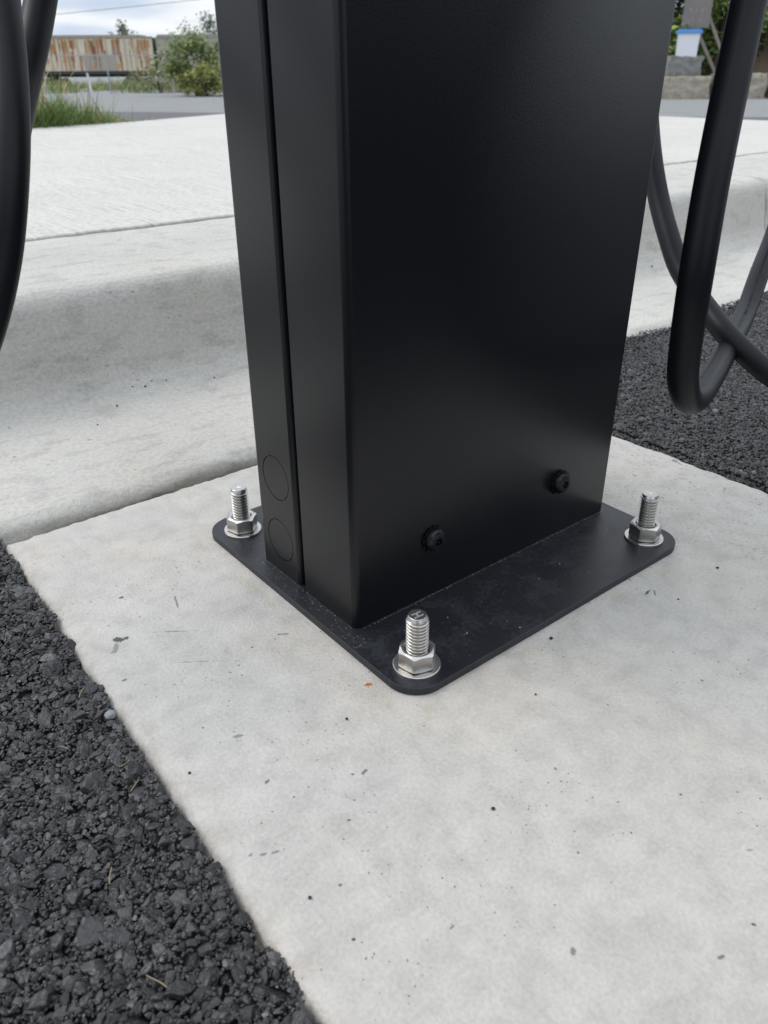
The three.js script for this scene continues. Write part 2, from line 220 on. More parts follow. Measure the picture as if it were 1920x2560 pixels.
// ---------------------------------------------------------------- asphalt aggregate
{
  const geos = [];
  for (let k = 0; k < 7; k++) {
    const r = rng(100 + k), g = mergeVertices(new THREE.IcosahedronGeometry(1, k < 5 ? 8 : 3).deleteAttribute('normal').deleteAttribute('uv'), 1e-4), p = g.attributes.position, planes = [];
    for (let m = 0; m < 13; m++) { const u = r() * 2 - 1, a = r() * 6.283, q = Math.sqrt(1 - u * u); planes.push([q * Math.cos(a), u, q * Math.sin(a), 0.46 + 0.42 * r()]); } const sx = 0.8 + 0.5 * r(), sz = 0.8 + 0.5 * r();
    for (let m = 0; m < p.count; m++) {
      let x = p.getX(m), y = p.getY(m), z = p.getZ(m), s = 1; for (const [a, b, c, d] of planes) { const t = a * x + b * y + c * z; if (t > d) s = Math.min(s, d / t); }
      s *= 1.15 + 0.10 * noise(x * 2.2 + 5 * k, y * 2.2 + z * 1.7) + 0.07 * noise(x * 5 + z * 4, y * 5 + 3 * k) + 0.06 * noise(x * 11 - z * 7, y * 11 + z * 5) + (k < 5 ? 0.035 * noise(x * 24 + z * 13, y * 24 - z * 17) : 0); p.setXYZ(m, x * s * sx, y * s, z * s * sz);
    }
    geos.push(toCreasedNormals(g, 0.42));
  }
  const mat = new THREE.MeshStandardMaterial({ color: 0xffffff, roughness: 0.47 });
  const lists = geos.map(() => []);
  function scatter(seed, x0, x1, z0, z1, inside, top, classes) {
    const r = rng(seed), cell = 0.009, map = new Map(), key = (i, j) => i * 100003 + j;
    for (const [rMin, rMax, tries, gap, pale] of classes) for (let t = 0; t < tries; t++) {
      const x = mix(x0, x1, r()), z = mix(z0, z1, r()), R = rMin + (rMax - rMin) * r() ** 1.7; if (!inside(x, z, R)) continue;
      const ci = Math.floor(x / cell), cj = Math.floor(z / cell); let ok = true;
      for (let a = -2; a <= 2 && ok; a++) for (let b = -2; b <= 2 && ok; b++) for (const q of map.get(key(ci + a, cj + b)) ?? []) if (Math.hypot(q[0] - x, q[1] - z) < (q[2] + R) * gap) { ok = false; break; }
      if (!ok) continue; const kk = key(ci, cj); if (!map.has(kk)) map.set(kk, []); map.get(kk).push([x, z, R]);
      const flat = 0.6 + 0.3 * r(), v = R > 0.0035 ? Math.floor(r() * 5) : 5 + Math.floor(r() * 2);
      lists[v].push([x, top(x, z) - R * flat * (0.5 + 0.65 * r()), z, R * (0.85 + 0.45 * r()), R * flat, R * (0.85 + 0.45 * r()), r() * 6.283, (r() - 0.5) * 1.5, (r() - 0.5) * 1.5, r() < pale ? 0.12 + 0.18 * r() : 0.030 + 0.065 * r() ** 3 + 0.018 * r()]);
    }
  }
  const edgeX = (z) => 0.110 - 0.025 * (z + 0.684) - 0.001 + 0.0035 * noise(z * 28, 2.2) + 0.0035 * noise(z * 75, 6.2);
  scatter(31, -0.36, 0.118, -0.692, 0.12, (x, z, R) => x + R * 0.75 < edgeX(z) + 0.002, (x, z) => -0.0015 + 0.0045 * noise(x * 14, z * 14, 4096, 4096, 90) + 0.003 * noise(x * 60, z * 60, 4096, 4096, 94) + (x > edgeX(z) - 0.02 ? 0.0025 : 0),
    [[0.0062, 0.0098, 420, 1.15, 0], [0.0042, 0.0062, 2600, 0.95, 0.0], [0.0026, 0.0042, 22000, 0.72, 0.002], [0.0014, 0.0026, 80000, 0.62, 0.004], [0.0007, 0.0014, 160000, 0.56, 0.008]]);
  scatter(32, 0.73, 1.75, -0.722, -0.02, (x, z, R) => x - R * 0.8 > 0.7315 + 0.0012 * noise(z * 40, 2) && z - R * 0.7 > -0.690 - 0.014 - 0.006 * noise(x * 20, 3) + 0.003 * noise(x * 70, 3), (x, z) => -0.0005 + 0.0015 * noise(x * 12, z * 12, 4096, 4096, 92) - (x < 0.745 ? 0.0025 : 0) + (z < -0.67 ? 0.010 : 0) * sstep(-0.67, -0.70, z),
    [[0.0035, 0.0055, 4000, 0.85, 0.001], [0.002, 0.0035, 42000, 0.68, 0.003], [0.001, 0.002, 170000, 0.58, 0.008]]);
  const o = new THREE.Object3D(), c = new THREE.Color(), holder = new THREE.Group(); holder.name = 'asphalt_stones'; scene.add(holder);
  tag(holder, 'loose black bitumen-coated stones of the coarse asphalt beside the pad', 'asphalt stones', null, 'stuff');
  lists.forEach((L, v) => {
    const im = new THREE.InstancedMesh(geos[v], mat, L.length); im.name = 'stones'; im.castShadow = im.receiveShadow = true; im.userData.kind = 'stuff';
    L.forEach((q, k) => { o.position.set(q[0], q[1], q[2]); o.scale.set(q[3], q[4], q[5]); o.rotation.set(q[7], q[6], q[8]); o.updateMatrix(); im.setMatrixAt(k, o.matrix); im.setColorAt(k, c.setRGB(q[9] * 0.70, q[9] * 0.685, q[9] * 0.69)); });
    holder.add(im);
  });
}

// ---------------------------------------------------------------- charging post
const [peelMap, peelBump] = paint(512, 512, (i, j, o) => { const x = i / 512, z = j / 512, n = fbm(x * 64, z * 64, 3, 64, 101), v = 0.0028 * (1 + 0.12 * n); o[0] = v; o[1] = v * 1.15; o[2] = v * 1.9; o[3] = 0.5 + 0.4 * n; }, true);
const paintMat = new THREE.MeshPhysicalMaterial({ specularIntensity: 0.9, map: peelMap, bumpMap: peelBump, bumpScale: 0.00006, roughness: 0.33 });
const uvM = (g, s = 12) => { const p = g.attributes.position, n = g.attributes.normal, uv = new Float32Array(p.count * 2); for (let i = 0; i < p.count; i++) { const ax = Math.abs(n.getX(i)), ay = Math.abs(n.getY(i)), az = Math.abs(n.getZ(i)); uv[2 * i] = (ax > az && ax > ay ? p.getZ(i) : p.getX(i)) * s; uv[2 * i + 1] = (ay > ax && ay > az ? p.getZ(i) : p.getY(i)) * s; } g.setAttribute('uv', new THREE.BufferAttribute(uv, 2)); return g; };
// upright sheet-metal section: outline [x, z] extruded from y0 to y1
function upright(pts, y0, y1) { const sh = new THREE.Shape(); pts.forEach((p, k) => k ? sh.lineTo(p[0], -p[1]) : sh.moveTo(p[0], -p[1])); sh.closePath(); const g = new THREE.ExtrudeGeometry(sh, { depth: y1 - y0, bevelEnabled: false }); g.rotateX(-Math.PI / 2); g.translate(0, y0, 0); return toCreasedNormals(clean(g), 0.5); }
function arcPts(cx, cz, r, a0, a1, n = 8) { const out = []; for (let k = 0; k <= n; k++) { const a = mix(a0, a1, k / n); out.push([cx + r * Math.cos(a), cz + r * Math.sin(a)]); } return out; }
const HT = 1.32, CXP = 0.419, CZP = -0.441;
{
  const post = group('charging_post', CXP, 0, CZP), L = -0.145, R = 0.145, F = 0.065, T = 0.003, PI = Math.PI;
  tag(post, 'black sheet-metal charging post bolted to the concrete pad', 'charging post');
  // base plate with rounded corners
  const plate = new THREE.Shape(), x0 = 0.2585 - CXP, x1 = 0.576 - CXP, z0 = -0.587 - CZP, z1 = -0.2945 - CZP, cr = 0.024;
  plate.moveTo(x0 + cr, -z1); plate.lineTo(x1 - cr, -z1); plate.absarc(x1 - cr, -z1 + cr, cr, -PI / 2, 0); plate.lineTo(x1, -z0 - cr); plate.absarc(x1 - cr, -z0 - cr, cr, 0, PI / 2); plate.lineTo(x0 + cr, -z0); plate.absarc(x0 + cr, -z0 - cr, cr, PI / 2, PI); plate.lineTo(x0, -z1 + cr); plate.absarc(x0 + cr, -z1 + cr, cr, PI, 1.5 * PI);
  const pg = new THREE.ExtrudeGeometry(plate, { depth: 0.0048, bevelEnabled: true, bevelSize: 0.0006, bevelThickness: 0.0006, bevelSegments: 3, bevelOffset: -0.0006, curveSegments: 14 }); pg.rotateX(-PI / 2); pg.translate(0, 0.0008, 0);
  const r = rng(77), W = 1024, spots = new Float32Array(W * W);
  const px = (x) => (x - x0) / (x1 - x0) * W, pz = (z) => (z - z0) / (z1 - z0) * W;
  const dot = (x, z, rad, s) => { const ci = px(x), cj = pz(z), q = Math.ceil(rad); for (let dj = -q; dj <= q; dj++) for (let di = -q; di <= q; di++) { const i = Math.round(ci + di), j = Math.round(cj + dj); if (i < 0 || j < 0 || i >= W || j >= W) continue; const e = Math.hypot(i - ci, j - cj) / rad + 0.4 * noise(i * 0.4, j * 0.4); if (e < 1) spots[j * W + i] = Math.max(spots[j * W + i], s); } };
  for (let k = 0; k < 110; k++) { const t = r(), z = mix(-0.55, -0.36, Math.min(1, t + 0.1 * r())) - CZP; dot(0.2605 - CXP + 0.012 * r() + (t < 0.35 ? 0.004 : 0), z, 0.9 + 1.5 * r() * r(), 0.12 + 0.3 * r()); }
  for (let k = 0; k < 60; k++) dot(mix(0.27, 0.57, r()) - CXP, mix(-0.372, -0.30, r()) - CZP, 0.8 + 0.9 * r(), 0.1 + 0.3 * r());
  for (const [x, z] of [[0.335, -0.322], [0.337, -0.345], [0.43, -0.336], [0.46, -0.34], [0.37, -0.302], [0.566, -0.39]]) dot(x - CXP, z - CZP, 2.4, 0.55);
  for (let k = 0; k < 420; k++) { const x = mix(0.28, 0.562, r()) - CXP; dot(x, -0.3745 - CZP + 0.0012 * r() * r() * (1 + 2 * noise((x + 1) * 60, 2)), 0.7 + 1.0 * r(), 0.1 + 0.22 * r()); }
  for (let k = 0; k < 90; k++) { const z = mix(-0.50, -0.38, r()); dot(0.2735 - CXP - 0.001 * r(), z - CZP, 0.8 + 0.8 * r(), 0.08 + 0.15 * r()); }
  const [plMap, plBump] = paint(W, W, (i, j, o) => { const x = i / W * 0.3175, z = j / W * 0.2925, n = fbm(x * 40, z * 40, 4, 4096, 111), f = fbm(x * 300, z * 300, 2, 4096, 113), g = noise(x * 900, z * 900), film = sstep(-0.1, 0.6, n + 0.5 * f), s = spots[j * W + i]; const v = 0.011 * (1 + 0.12 * f) + 0.008 * film; o[0] = mix(v, 0.5, s); o[1] = mix(v * 1.08, 0.5, s); o[2] = mix(v * 1.42, 0.48, s); o[3] = 0.5 + 0.2 * g; });
  const [, plRough] = paint(512, 512, (i, j, o) => { const x = i / 512 * 0.3175, z = j / 512 * 0.2925, n = fbm(x * 40, z * 40, 4, 4096, 111), f = fbm(x * 300, z * 300, 2, 4096, 113); o[0] = o[1] = o[2] = 0; o[3] = 0.40 + 0.10 * sstep(-0.2, 0.6, n + 0.4 * f); });
  const pl = mesh('base_plate', clean(pg), new THREE.MeshStandardMaterial({ map: plMap, bumpMap: plBump, bumpScale: 0.00008, roughnessMap: plRough, roughness: 1 }), post);
  { const p = pl.geometry.attributes.position, uv = pl.geometry.attributes.uv; for (let k = 0; k < p.count; k++) uv.setXY(k, (p.getX(k) - x0) / (x1 - x0), (p.getZ(k) - z0) / (z1 - z0)); }
  // front cover: a folded U, open to the rear
  const fr = 0.0055, out = [[L, -0.001], ...arcPts(L + fr, F - fr, fr, PI, PI / 2), ...arcPts(R - 0.003, F - 0.003, 0.003, PI / 2, 0, 5), [R, -0.001]];
  const inn = [[R - T, -0.001], [R - T, F - T], [L + fr, F - T], ...arcPts(L + fr, F - fr, fr - T, PI / 2, PI), [L + T, -0.001]];
  mesh('front_cover', uvM(upright([...out, ...inn], 0.0066, HT)), paintMat, post);
  // rear channel: folded U whose front lips turn inwards; its flat left side carries the knockouts
  const b = 0.0042, rl = L + 0.0005, rr = R - 0.0005, zf = -0.0082, zb = -0.065;
  const leftLip = [[rl, zf - b], ...arcPts(rl + b, zf - b, b, PI, PI / 2), [rl + 0.02, zf], [rl + 0.02, zf - T], [rl + T + 0.001, zf - T], [rl + T, zf - b]];
  const back = [[rr, zf - b], ...arcPts(rr - b, zb + b, b, 0, -PI / 2), ...arcPts(rl + b, zb + b, b, -PI / 2, -PI), [rl + T, zb + b], [rl + b, zb + T], [rr - b, zb + T], [rr - T, zb + b], [rr - T, zf - b]];
  const rightLip = [[rr, zf - b], [rr - T, zf - b], [rr - T - 0.001, zf - T], [rr - 0.02, zf - T], [rr - 0.02, zf], ...arcPts(rr - b, zf - b, b, PI / 2, 0)];
  const side = new THREE.Shape(), KN = [[-0.4764 - CZP, 0.0927], [-0.4762 - CZP, 0.0372]], kr = 0.0184;   // shape axes: s = -z, y
  side.moveTo(-(zf - b), 0.0066); side.lineTo(-(zb + b), 0.0066); side.lineTo(-(zb + b), HT); side.lineTo(-(zf - b), HT); side.closePath();
  for (const [z, y] of KN) { const h = new THREE.Path(); h.absarc(-z, y, kr, 0, 2 * PI); side.holes.push(h); }
  const sg = new THREE.ExtrudeGeometry(side, { depth: T, bevelEnabled: false, curveSegments: 64 }); sg.rotateY(-PI / 2); // (s,y,d) -> (-d, y, s)
  { const p = sg.attributes.position; for (let k = 0; k < p.count; k++) { const x = p.getX(k), z = p.getZ(k); p.setXYZ(k, rl + T + x, p.getY(k), -z); } const q = clean(sg), a = q.attributes.position; for (let k = 0; k < a.count; k += 3) for (let c = 0; c < 3; c++) { const t = a.getComponent(k + 1, c); a.setComponent(k + 1, c, a.getComponent(k + 2, c)); a.setComponent(k + 2, c, t); } q.computeVertexNormals(); mesh('rear_channel', uvM(merge([upright(leftLip, 0.0066, HT), upright(back, 0.0066, HT), upright(rightLip, 0.0066, HT), q])), paintMat, post); }
  for (const [z, y] of KN) {   // stamped discs, held by two small tabs
    const disc = new THREE.CylinderGeometry(kr - 0.0007, kr - 0.0007, T, 64); disc.rotateZ(PI / 2); disc.translate(rl + T / 2 + 0.0001, y, z);
    const tabs = [1.05, 1.05 + PI].map((a) => { const t = new THREE.BoxGeometry(T * 0.98, 0.0022, 0.0012); t.rotateX(0); t.applyMatrix4(new THREE.Matrix4().makeRotationX(-(PI / 2 - a) + PI / 2)); t.translate(rl + T / 2 + 0.0001, y + (kr - 0.0003) * Math.sin(a), z - (kr - 0.0003) * Math.cos(a)); return t; });
    mesh('knockout', uvM(merge([disc, ...tabs])), paintMat, post);
  }
  mesh('top_cap', uvM(upright([...arcPts(L + 0.008, F - 0.008, 0.010, PI, PI / 2), ...arcPts(R - 0.008, F - 0.008, 0.010, PI / 2, 0), ...arcPts(R - 0.008, -0.057, 0.010, 0, -PI / 2), ...arcPts(L + 0.008, -0.057, 0.010, -PI / 2, -PI)], HT, HT + 0.02)), paintMat, post);
  // two pin-in-star button-head screws with toothed washers
  const screwMat = new THREE.MeshStandardMaterial({ color: lin(0.035, 0.036, 0.04), metalness: 0.85, roughness: 0.28 });
  const star = (hole) => { const s = hole ? new THREE.Path() : new THREE.Shape(); for (let k = 0; k <= 72; k++) { const a = k / 72 * 2 * PI, q = 0.0031 + 0.00062 * Math.cos(6 * a); k ? s.lineTo(q * Math.cos(a), q * Math.sin(a)) : s.moveTo(q * Math.cos(a), q * Math.sin(a)); } return s; };
  const dome = new THREE.LatheGeometry([[0.0094, 0], [0.0095, 0.0006], [0.0094, 0.0014], [0.0089, 0.0026], [0.0080, 0.0038], [0.0068, 0.0047], [0.0056, 0.0052], [0.0045, 0.0054]].map((q) => new THREE.Vector2(...q)), 40); dome.rotateX(PI / 2);
  const capShape = new THREE.Shape(); capShape.absarc(0, 0, 0.0045, 0, 2 * PI); capShape.holes.push(star(true)); const cap = new THREE.ExtrudeGeometry(capShape, { depth: 0.003, bevelEnabled: false, curveSegments: 40 }); cap.translate(0, 0, 0.0024);
  const floor = new THREE.CylinderGeometry(0.0044, 0.0044, 0.0008, 24); floor.rotateX(PI / 2); floor.translate(0, 0, 0.002);
  const pin = new THREE.CylinderGeometry(0.0010, 0.0011, 0.003, 16); pin.rotateX(PI / 2); pin.translate(0, 0, 0.0035);
  const headGeo = toCreasedNormals(merge([dome, cap, floor]), 0.6);
  const tooth = new THREE.Shape(); for (let k = 0; k <= 144; k++) { const a = k / 144 * 2 * PI, q = 0.0100 + 0.0011 * sstep(-0.4, 0.4, Math.sin(12 * a)); k ? tooth.lineTo(q * Math.cos(a), q * Math.sin(a)) : tooth.moveTo(q, 0); }
  const wg = new THREE.ExtrudeGeometry(tooth, { depth: 0.0013, bevelEnabled: false }); { const p = wg.attributes.position; for (let k = 0; k < p.count; k++) { const a = Math.atan2(p.getY(k), p.getX(k)); if (Math.hypot(p.getX(k), p.getY(k)) > 0.0103) p.setZ(k, p.getZ(k) + 0.0004 * Math.sin(12 * a)); } wg.computeVertexNormals(); }
  for (const [x, y, t] of [[0.3485, 0.0568, 0.3], [0.4945, 0.0576, 0.9]]) {
    const s = new THREE.Group(); s.name = 'screw'; s.position.set(x - CXP, y, F); s.rotation.z = t; post.add(s);
    const w = mesh('toothed_washer', wg, new THREE.MeshStandardMaterial({ color: lin(0.02, 0.02, 0.022), metalness: 0.6, roughness: 0.35 }), s); w.position.z = 0.0004;
    mesh('screw_head', headGeo, screwMat, s).position.z = 0.0019; mesh('drive_pin', clean(pin), screwMat, s).position.z = 0.0019;
  }
}
// ---------------------------------------------------------------- stainless anchor bolts
{
  const steel = (rough) => new THREE.MeshStandardMaterial({ color: lin(0.56, 0.545, 0.52), metalness: 1, roughness: rough });
  const [, scuff] = paint(256, 256, (i, j, o) => { const n = fbm(i / 256 * 12, j / 256 * 40, 3, 12, 121); o[0] = o[1] = o[2] = 0; o[3] = 0.34 + 0.06 * sstep(-0.5, 0.6, n); }, true);
  const studMat = steel(0.34), nutMat = steel(1), washMat = steel(1); nutMat.roughnessMap = washMat.roughnessMap = scuff;
  const washer = new THREE.LatheGeometry([[0.0085, 0], [0.0163, 0], [0.0167, 0.0004], [0.0167, 0.0020], [0.0163, 0.0024], [0.0085, 0.0024], [0.0085, 0]].map((q) => new THREE.Vector2(...q)), 72);
  const washGeo = toCreasedNormals(clean(washer), 0.6);
  const a = 0.0120, h = 0.0135, bore = 0.0084, n = 120, tan = Math.tan(0.5);
  const nutGeo = (() => {
    const g = grid(n, 8, (i, j) => {
      const t = i / n * 2 * Math.PI, m = ((t % (Math.PI / 3)) + Math.PI / 3) % (Math.PI / 3) - Math.PI / 6, R = Math.min(a / Math.cos(m), 0.01355), r0 = 0.0108;
      const yt = h - Math.max(0, R - r0) * tan, yb = 0.0002 + Math.max(0, R - r0 - 0.0004) * tan * 0.8;
      const rows = [[bore, h - 0.0035], [bore, h - 0.0008], [bore + 0.0011, h], [r0, h], [R, yt], [R, mix(yt, yb, 0.5)], [R, yb], [r0, 0.0002], [bore, 0.0002]], q = rows[j];
      return [q[0] * Math.cos(t), q[1], q[0] * Math.sin(t), i / n * 2, q[1] * 60];
    });
    const q = clean(g); return toCreasedNormals(q, 0.42);
  })();
  const top = 0.0432, pitch = 0.0027, studGeo = (len) => {
    const nt = 56, nz = Math.ceil(len / pitch * 12);
    const g = grid(nt, nz + 3, (i, j) => {
      const t = i / nt * 2 * Math.PI; if (j > nz) { const q = [[0.0063, len], [0.0060, len + 0.0002], [0, len + 0.0002]][j - nz - 1]; return [q[0] * Math.cos(t), q[1], q[0] * Math.sin(t), i / nt, 0]; }
      const y = j / nz * len, ph = ((y / pitch - i / nt) % 1 + 1) % 1, tri = Math.abs(ph * 2 - 1), th = 0.0064 + 0.0015 * sstep(0.12, 0.88, tri), lead = y > len - 0.004 ? 0.0063 + (len - y) * 0.42 : 1;
      const r = Math.min(th, lead); return [r * Math.cos(t), y, r * Math.sin(t), i / nt, y * 50];
    });
    return toCreasedNormals(clean(g), 0.7);
  };
  const markMat = new THREE.MeshStandardMaterial({ color: lin(0.8, 0.79, 0.77), metalness: 1, roughness: 0.45 });
  const spots = [[0.2835, -0.3185, -0.33, 'stainless anchor bolt at the front corner, its end stamped with an H', 0.0, 0], [0.2835, -0.5575, 0.74, 'stainless anchor bolt beside the two round knockouts of the post', 0.0, 0], [0.5500, -0.3205, 1.30, 'stainless anchor bolt at the end of the screwed front face', 0.012, -0.04], [0.5500, -0.5575, 0.4, 'stainless anchor bolt behind the post, toward the crossing cables', 0, 0]];
  const base = studGeo(top);
  spots.forEach(([x, z, turn, label, tx, tz], k) => {
    const g = group('anchor_bolt', x, 0.0058, z, turn); tag(g, label, 'bolt', 'anchor bolts of the charging post');
    mesh('washer', washGeo, washMat, g); const nt = mesh('nut', nutGeo, nutMat, g); nt.position.y = 0.0024;
    const st = mesh('stud', base, studMat, g); st.rotation.set(tx, 0, tz);
    if (k === 0) { const bars = [[-0.0019, 0, 0.0007, 0.0072], [0.0019, 0.0003, 0.0007, 0.0072], [0, 0.0002, 0.0036, 0.0007]].map(([bx, bz, w, d]) => { const q = new THREE.BoxGeometry(w, 0.0002, d); q.translate(bx, top + 0.00032, bz); return q; }); const m = mesh('stamped_letter', merge(bars), markMat, st); m.rotation.y = 0.33 - 0.45 - 1.2; m.userData.label = 'letter H stamped in the end of the stud'; }
    else { const q = new THREE.BoxGeometry(0.0036, 0.0002, 0.0034); q.translate(0.0004, top + 0.00026, 0.0002); mesh('stamped_square', clean(q), markMat, st); }
  });
}
// ---------------------------------------------------------------- charging cables
{
  const [, skin] = paint(512, 512, (i, j, o) => { const n = fbm(i / 512 * 40, j / 512 * 160, 3, 40, 131); o[0] = o[1] = o[2] = 0; o[3] = 0.42 + 0.12 * sstep(-0.3, 0.6, n); }, true);
  const rubber = new THREE.MeshPhysicalMaterial({ specularIntensity: 0.5, color: lin(0.0045, 0.005, 0.0078), roughness: 1, roughnessMap: skin });
  const cable = (pts, label, r) => { const c = new THREE.CatmullRomCurve3(pts.map((p) => new THREE.Vector3(...p)), false, 'centripetal'); return tag(mesh('charging_cable', new THREE.TubeGeometry(c, 520, r, 24), rubber), label, 'cable', 'cables of the charging post'); };
  const A = [[0.539, 0.4358, -0.308], [0.5266, 0.4029, -0.3017], [0.5044, 0.3522, -0.2905], [0.4853, 0.3026, -0.2803], [0.476, 0.2514, -0.2739], [0.4895, 0.1973, -0.2796], [0.5004, 0.1736, -0.2834], [0.5206, 0.1533, -0.2893], [0.5569, 0.1398, -0.3019], [0.6351, 0.1288, -0.3342], [0.7249, 0.1274, -0.3713], [0.8434, 0.1328, -0.4196], [0.9112, 0.1642, -0.4465], [0.9757, 0.2068, -0.4694]];
  const B = [[0.8137, 0.3386, -0.5615], [0.793, 0.2832, -0.531], [0.7806, 0.2453, -0.5065], [0.7675, 0.2143, -0.4801], [0.7567, 0.1888, -0.4558], [0.7471, 0.1697, -0.4278], [0.7383, 0.1554, -0.4025], [0.7298, 0.143, -0.3785], [0.7293, 0.1284, -0.3537], [0.7375, 0.1112, -0.3276], [0.7535, 0.0977, -0.3051]];
  const right = cable([[0.555, 1.0, -0.47], [0.66, 0.96, -0.52], [0.76, 0.75, -0.60], [0.815, 0.5, -0.60], ...B, [0.80, 0.062, -0.265], [0.92, 0.055, -0.26], [1.05, 0.12, -0.28], [1.12, 0.35, -0.33], [1.05, 0.75, -0.38], [0.86, 1.1, -0.42], [0.70, 1.2, -0.44], [0.66, 1.12, -0.48], [0.80, 0.92, -0.52], [0.98, 0.65, -0.52], [1.04, 0.45, -0.505], [1.025, 0.30, -0.49], ...[...A].reverse(), [0.585, 0.60, -0.335], [0.625, 0.80, -0.37], [0.62, 0.98, -0.40], [0.555, 1.08, -0.43]], 'thick black rubber cable looping beside the screwed front face of the post', 0.0108);
  {   // worn lettering moulded along the jacket, too small to read
    const c = new THREE.CatmullRomCurve3([[0.7249, 0.1274, -0.3713], [0.8434, 0.1328, -0.4196], [0.9112, 0.1642, -0.4465], [0.9757, 0.2068, -0.4694]].map((p) => new THREE.Vector3(...p)), false, 'centripetal'), bits = [], r = rng(88), M = new THREE.Matrix4();
    for (let k = 0; k < 74; k++) { if (r() < 0.14) continue; const t = 0.36 + k * 0.0084, o = c.getPointAt(t), tan = c.getTangentAt(t), n = new THREE.Vector3(-0.62, 0.66, 0.42).projectOnPlane(tan).normalize(), b = new THREE.Vector3().crossVectors(tan, n); for (let m = 0; m < 2; m++) { const g = m ? new THREE.BoxGeometry(0.0009 + 0.0005 * r(), 0.0003, 0.0004) : new THREE.BoxGeometry(0.0004, 0.0003, 0.0022); g.translate(m ? 0.0003 : 0, 0.0108, m ? (r() - 0.5) * 0.0018 : 0); M.makeBasis(tan, n, b).setPosition(o); g.applyMatrix4(M); bits.push(g); } }
    mesh('moulded_lettering', merge(bits), rubber, right);
  }
  const L1 = [[0.1791, 0.4348, -0.581], [0.1659, 0.4034, -0.5544], [0.1563, 0.3733, -0.5332], [0.144, 0.34, -0.5119], [0.132, 0.3088, -0.4991], [0.1196, 0.2766, -0.4933], [0.1034, 0.2436, -0.4901], [0.0872, 0.2144, -0.4969]];
  const L2 = [[0.1581, 0.3099, -0.5965], [0.1782, 0.3394, -0.6161], [0.1948, 0.3628, -0.6343], [0.2087, 0.3845, -0.6461], [0.2245, 0.4115, -0.6601], [0.2384, 0.4408, -0.6699]];
  cable([[0.285, 1.0, -0.44], [0.23, 0.92, -0.50], [0.205, 0.7, -0.58], [0.20, 0.54, -0.61], ...L1, [0.058, 0.18, -0.515], [0.035, 0.165, -0.545], [0.055, 0.185, -0.575], [0.105, 0.24, -0.588], ...L2, [0.265, 0.56, -0.68], [0.27, 0.8, -0.62], [0.25, 1.0, -0.54], [0.285, 1.1, -0.46]], 'thick black rubber cable hanging past the side with the round knockouts', 0.0108);
}
// ---------------------------------------------------------------- small debris on asphalt and pad
{
  const straw = new THREE.MeshStandardMaterial({ color: lin(0.26, 0.20, 0.12), roughness: 0.9 }), tar = new THREE.MeshStandardMaterial({ color: lin(0.02, 0.02, 0.022), roughness: 0.6 }), r = rng(404);
  for (const [x, z, len, t] of [[0.093, -0.442, 0.012, 0.9], [0.090, -0.364, 0.008, 0.2], [0.088, -0.344, 0.010, 0.5], [0.054, -0.296, 0.009, 1.2], [0.049, -0.23, 0.012, 1.9], [0.079, -0.508, 0.007, 0.4], [0.066, -0.40, 0.006, 2.6]]) {
    const c = new THREE.CatmullRomCurve3([0, 0.35, 0.7, 1].map((k) => new THREE.Vector3((k - 0.5) * len, 0.0012 * Math.sin(k * 2 + x * 90), 0.0009 * Math.sin(k * 3 + z * 50))));
    const g = new THREE.TubeGeometry(c, 8, 0.00035, 6); g.scale(1, 0.7, 1);
    const m = mesh('straw', g, straw); m.position.set(x, 0.0032, z); m.rotation.y = t; tag(m, 'short tan straw lying on the coarse black asphalt', 'straw', 'bits of straw on the asphalt');
  }
  const chip = (seed) => { const q = rng(seed), g = mergeVertices(new THREE.IcosahedronGeometry(1, 2).deleteAttribute('normal').deleteAttribute('uv'), 1e-4), p = g.attributes.position; for (let k = 0; k < p.count; k++) { const x = p.getX(k), y = p.getY(k), z = p.getZ(k), s = 1 + 0.28 * noise(x * 1.7 + seed, y * 1.7 + z * 1.3); p.setXYZ(k, x * s, y * s * 0.7, z * s); } g.computeVertexNormals(); return g; };
  for (const [x, z, s] of [[0.384, -0.283, 0.0013], [0.218, -0.312, 0.0009], [0.240, -0.202, 0.0011], [0.565, -0.257, 0.0011], [0.5, -0.252, 0.0008], [0.128, -0.222, 0.0009], [0.118, -0.335, 0.0009], [0.33, -0.25, 0.0007]]) { const m = mesh('asphalt_crumb', chip(3 + Math.round(x * 100)), tar); m.scale.setScalar(s); m.position.set(x, s * 0.62, z); m.rotation.y = x * 60; tag(m, 'tiny black asphalt crumb lying on the pale concrete pad', 'crumb', 'asphalt crumbs on the pad'); }
  for (const [x, z, q] of [[0.36, -0.934, 0.0014], [0.345, -0.938, 0.001], [0.372, -0.94, 0.0011], [0.39, -0.936, 0.0009], [0.31, -0.905, 0.0013], [0.27, -0.865, 0.001], [0.45, -0.92, 0.0012], [1.22, -0.86, 0.0022], [1.16, -0.83, 0.0018], [1.45, -0.935, 0.002]]) { const m = mesh('gutter_crumb', chip(70 + Math.round(x * 100)), tar); m.scale.setScalar(q); m.position.set(x, 0.0125 + (z < -0.93 ? 0.004 + (-0.93 - z) * 0.5 : z < -0.9 ? 0.001 : 0), z); tag(m, 'tiny dark crumb lying in the gutter near the foot of the kerb', 'crumb', 'crumbs in the gutter'); }
  const pb = mesh('pebble', chip(51), new THREE.MeshStandardMaterial({ color: lin(0.24, 0.25, 0.26), roughness: 0.7 })); pb.scale.setScalar(0.0036); pb.position.set(0.1, 0.002, -0.411); tag(pb, 'pale grey pebble on the ragged edge between asphalt and pad', 'pebble');
}

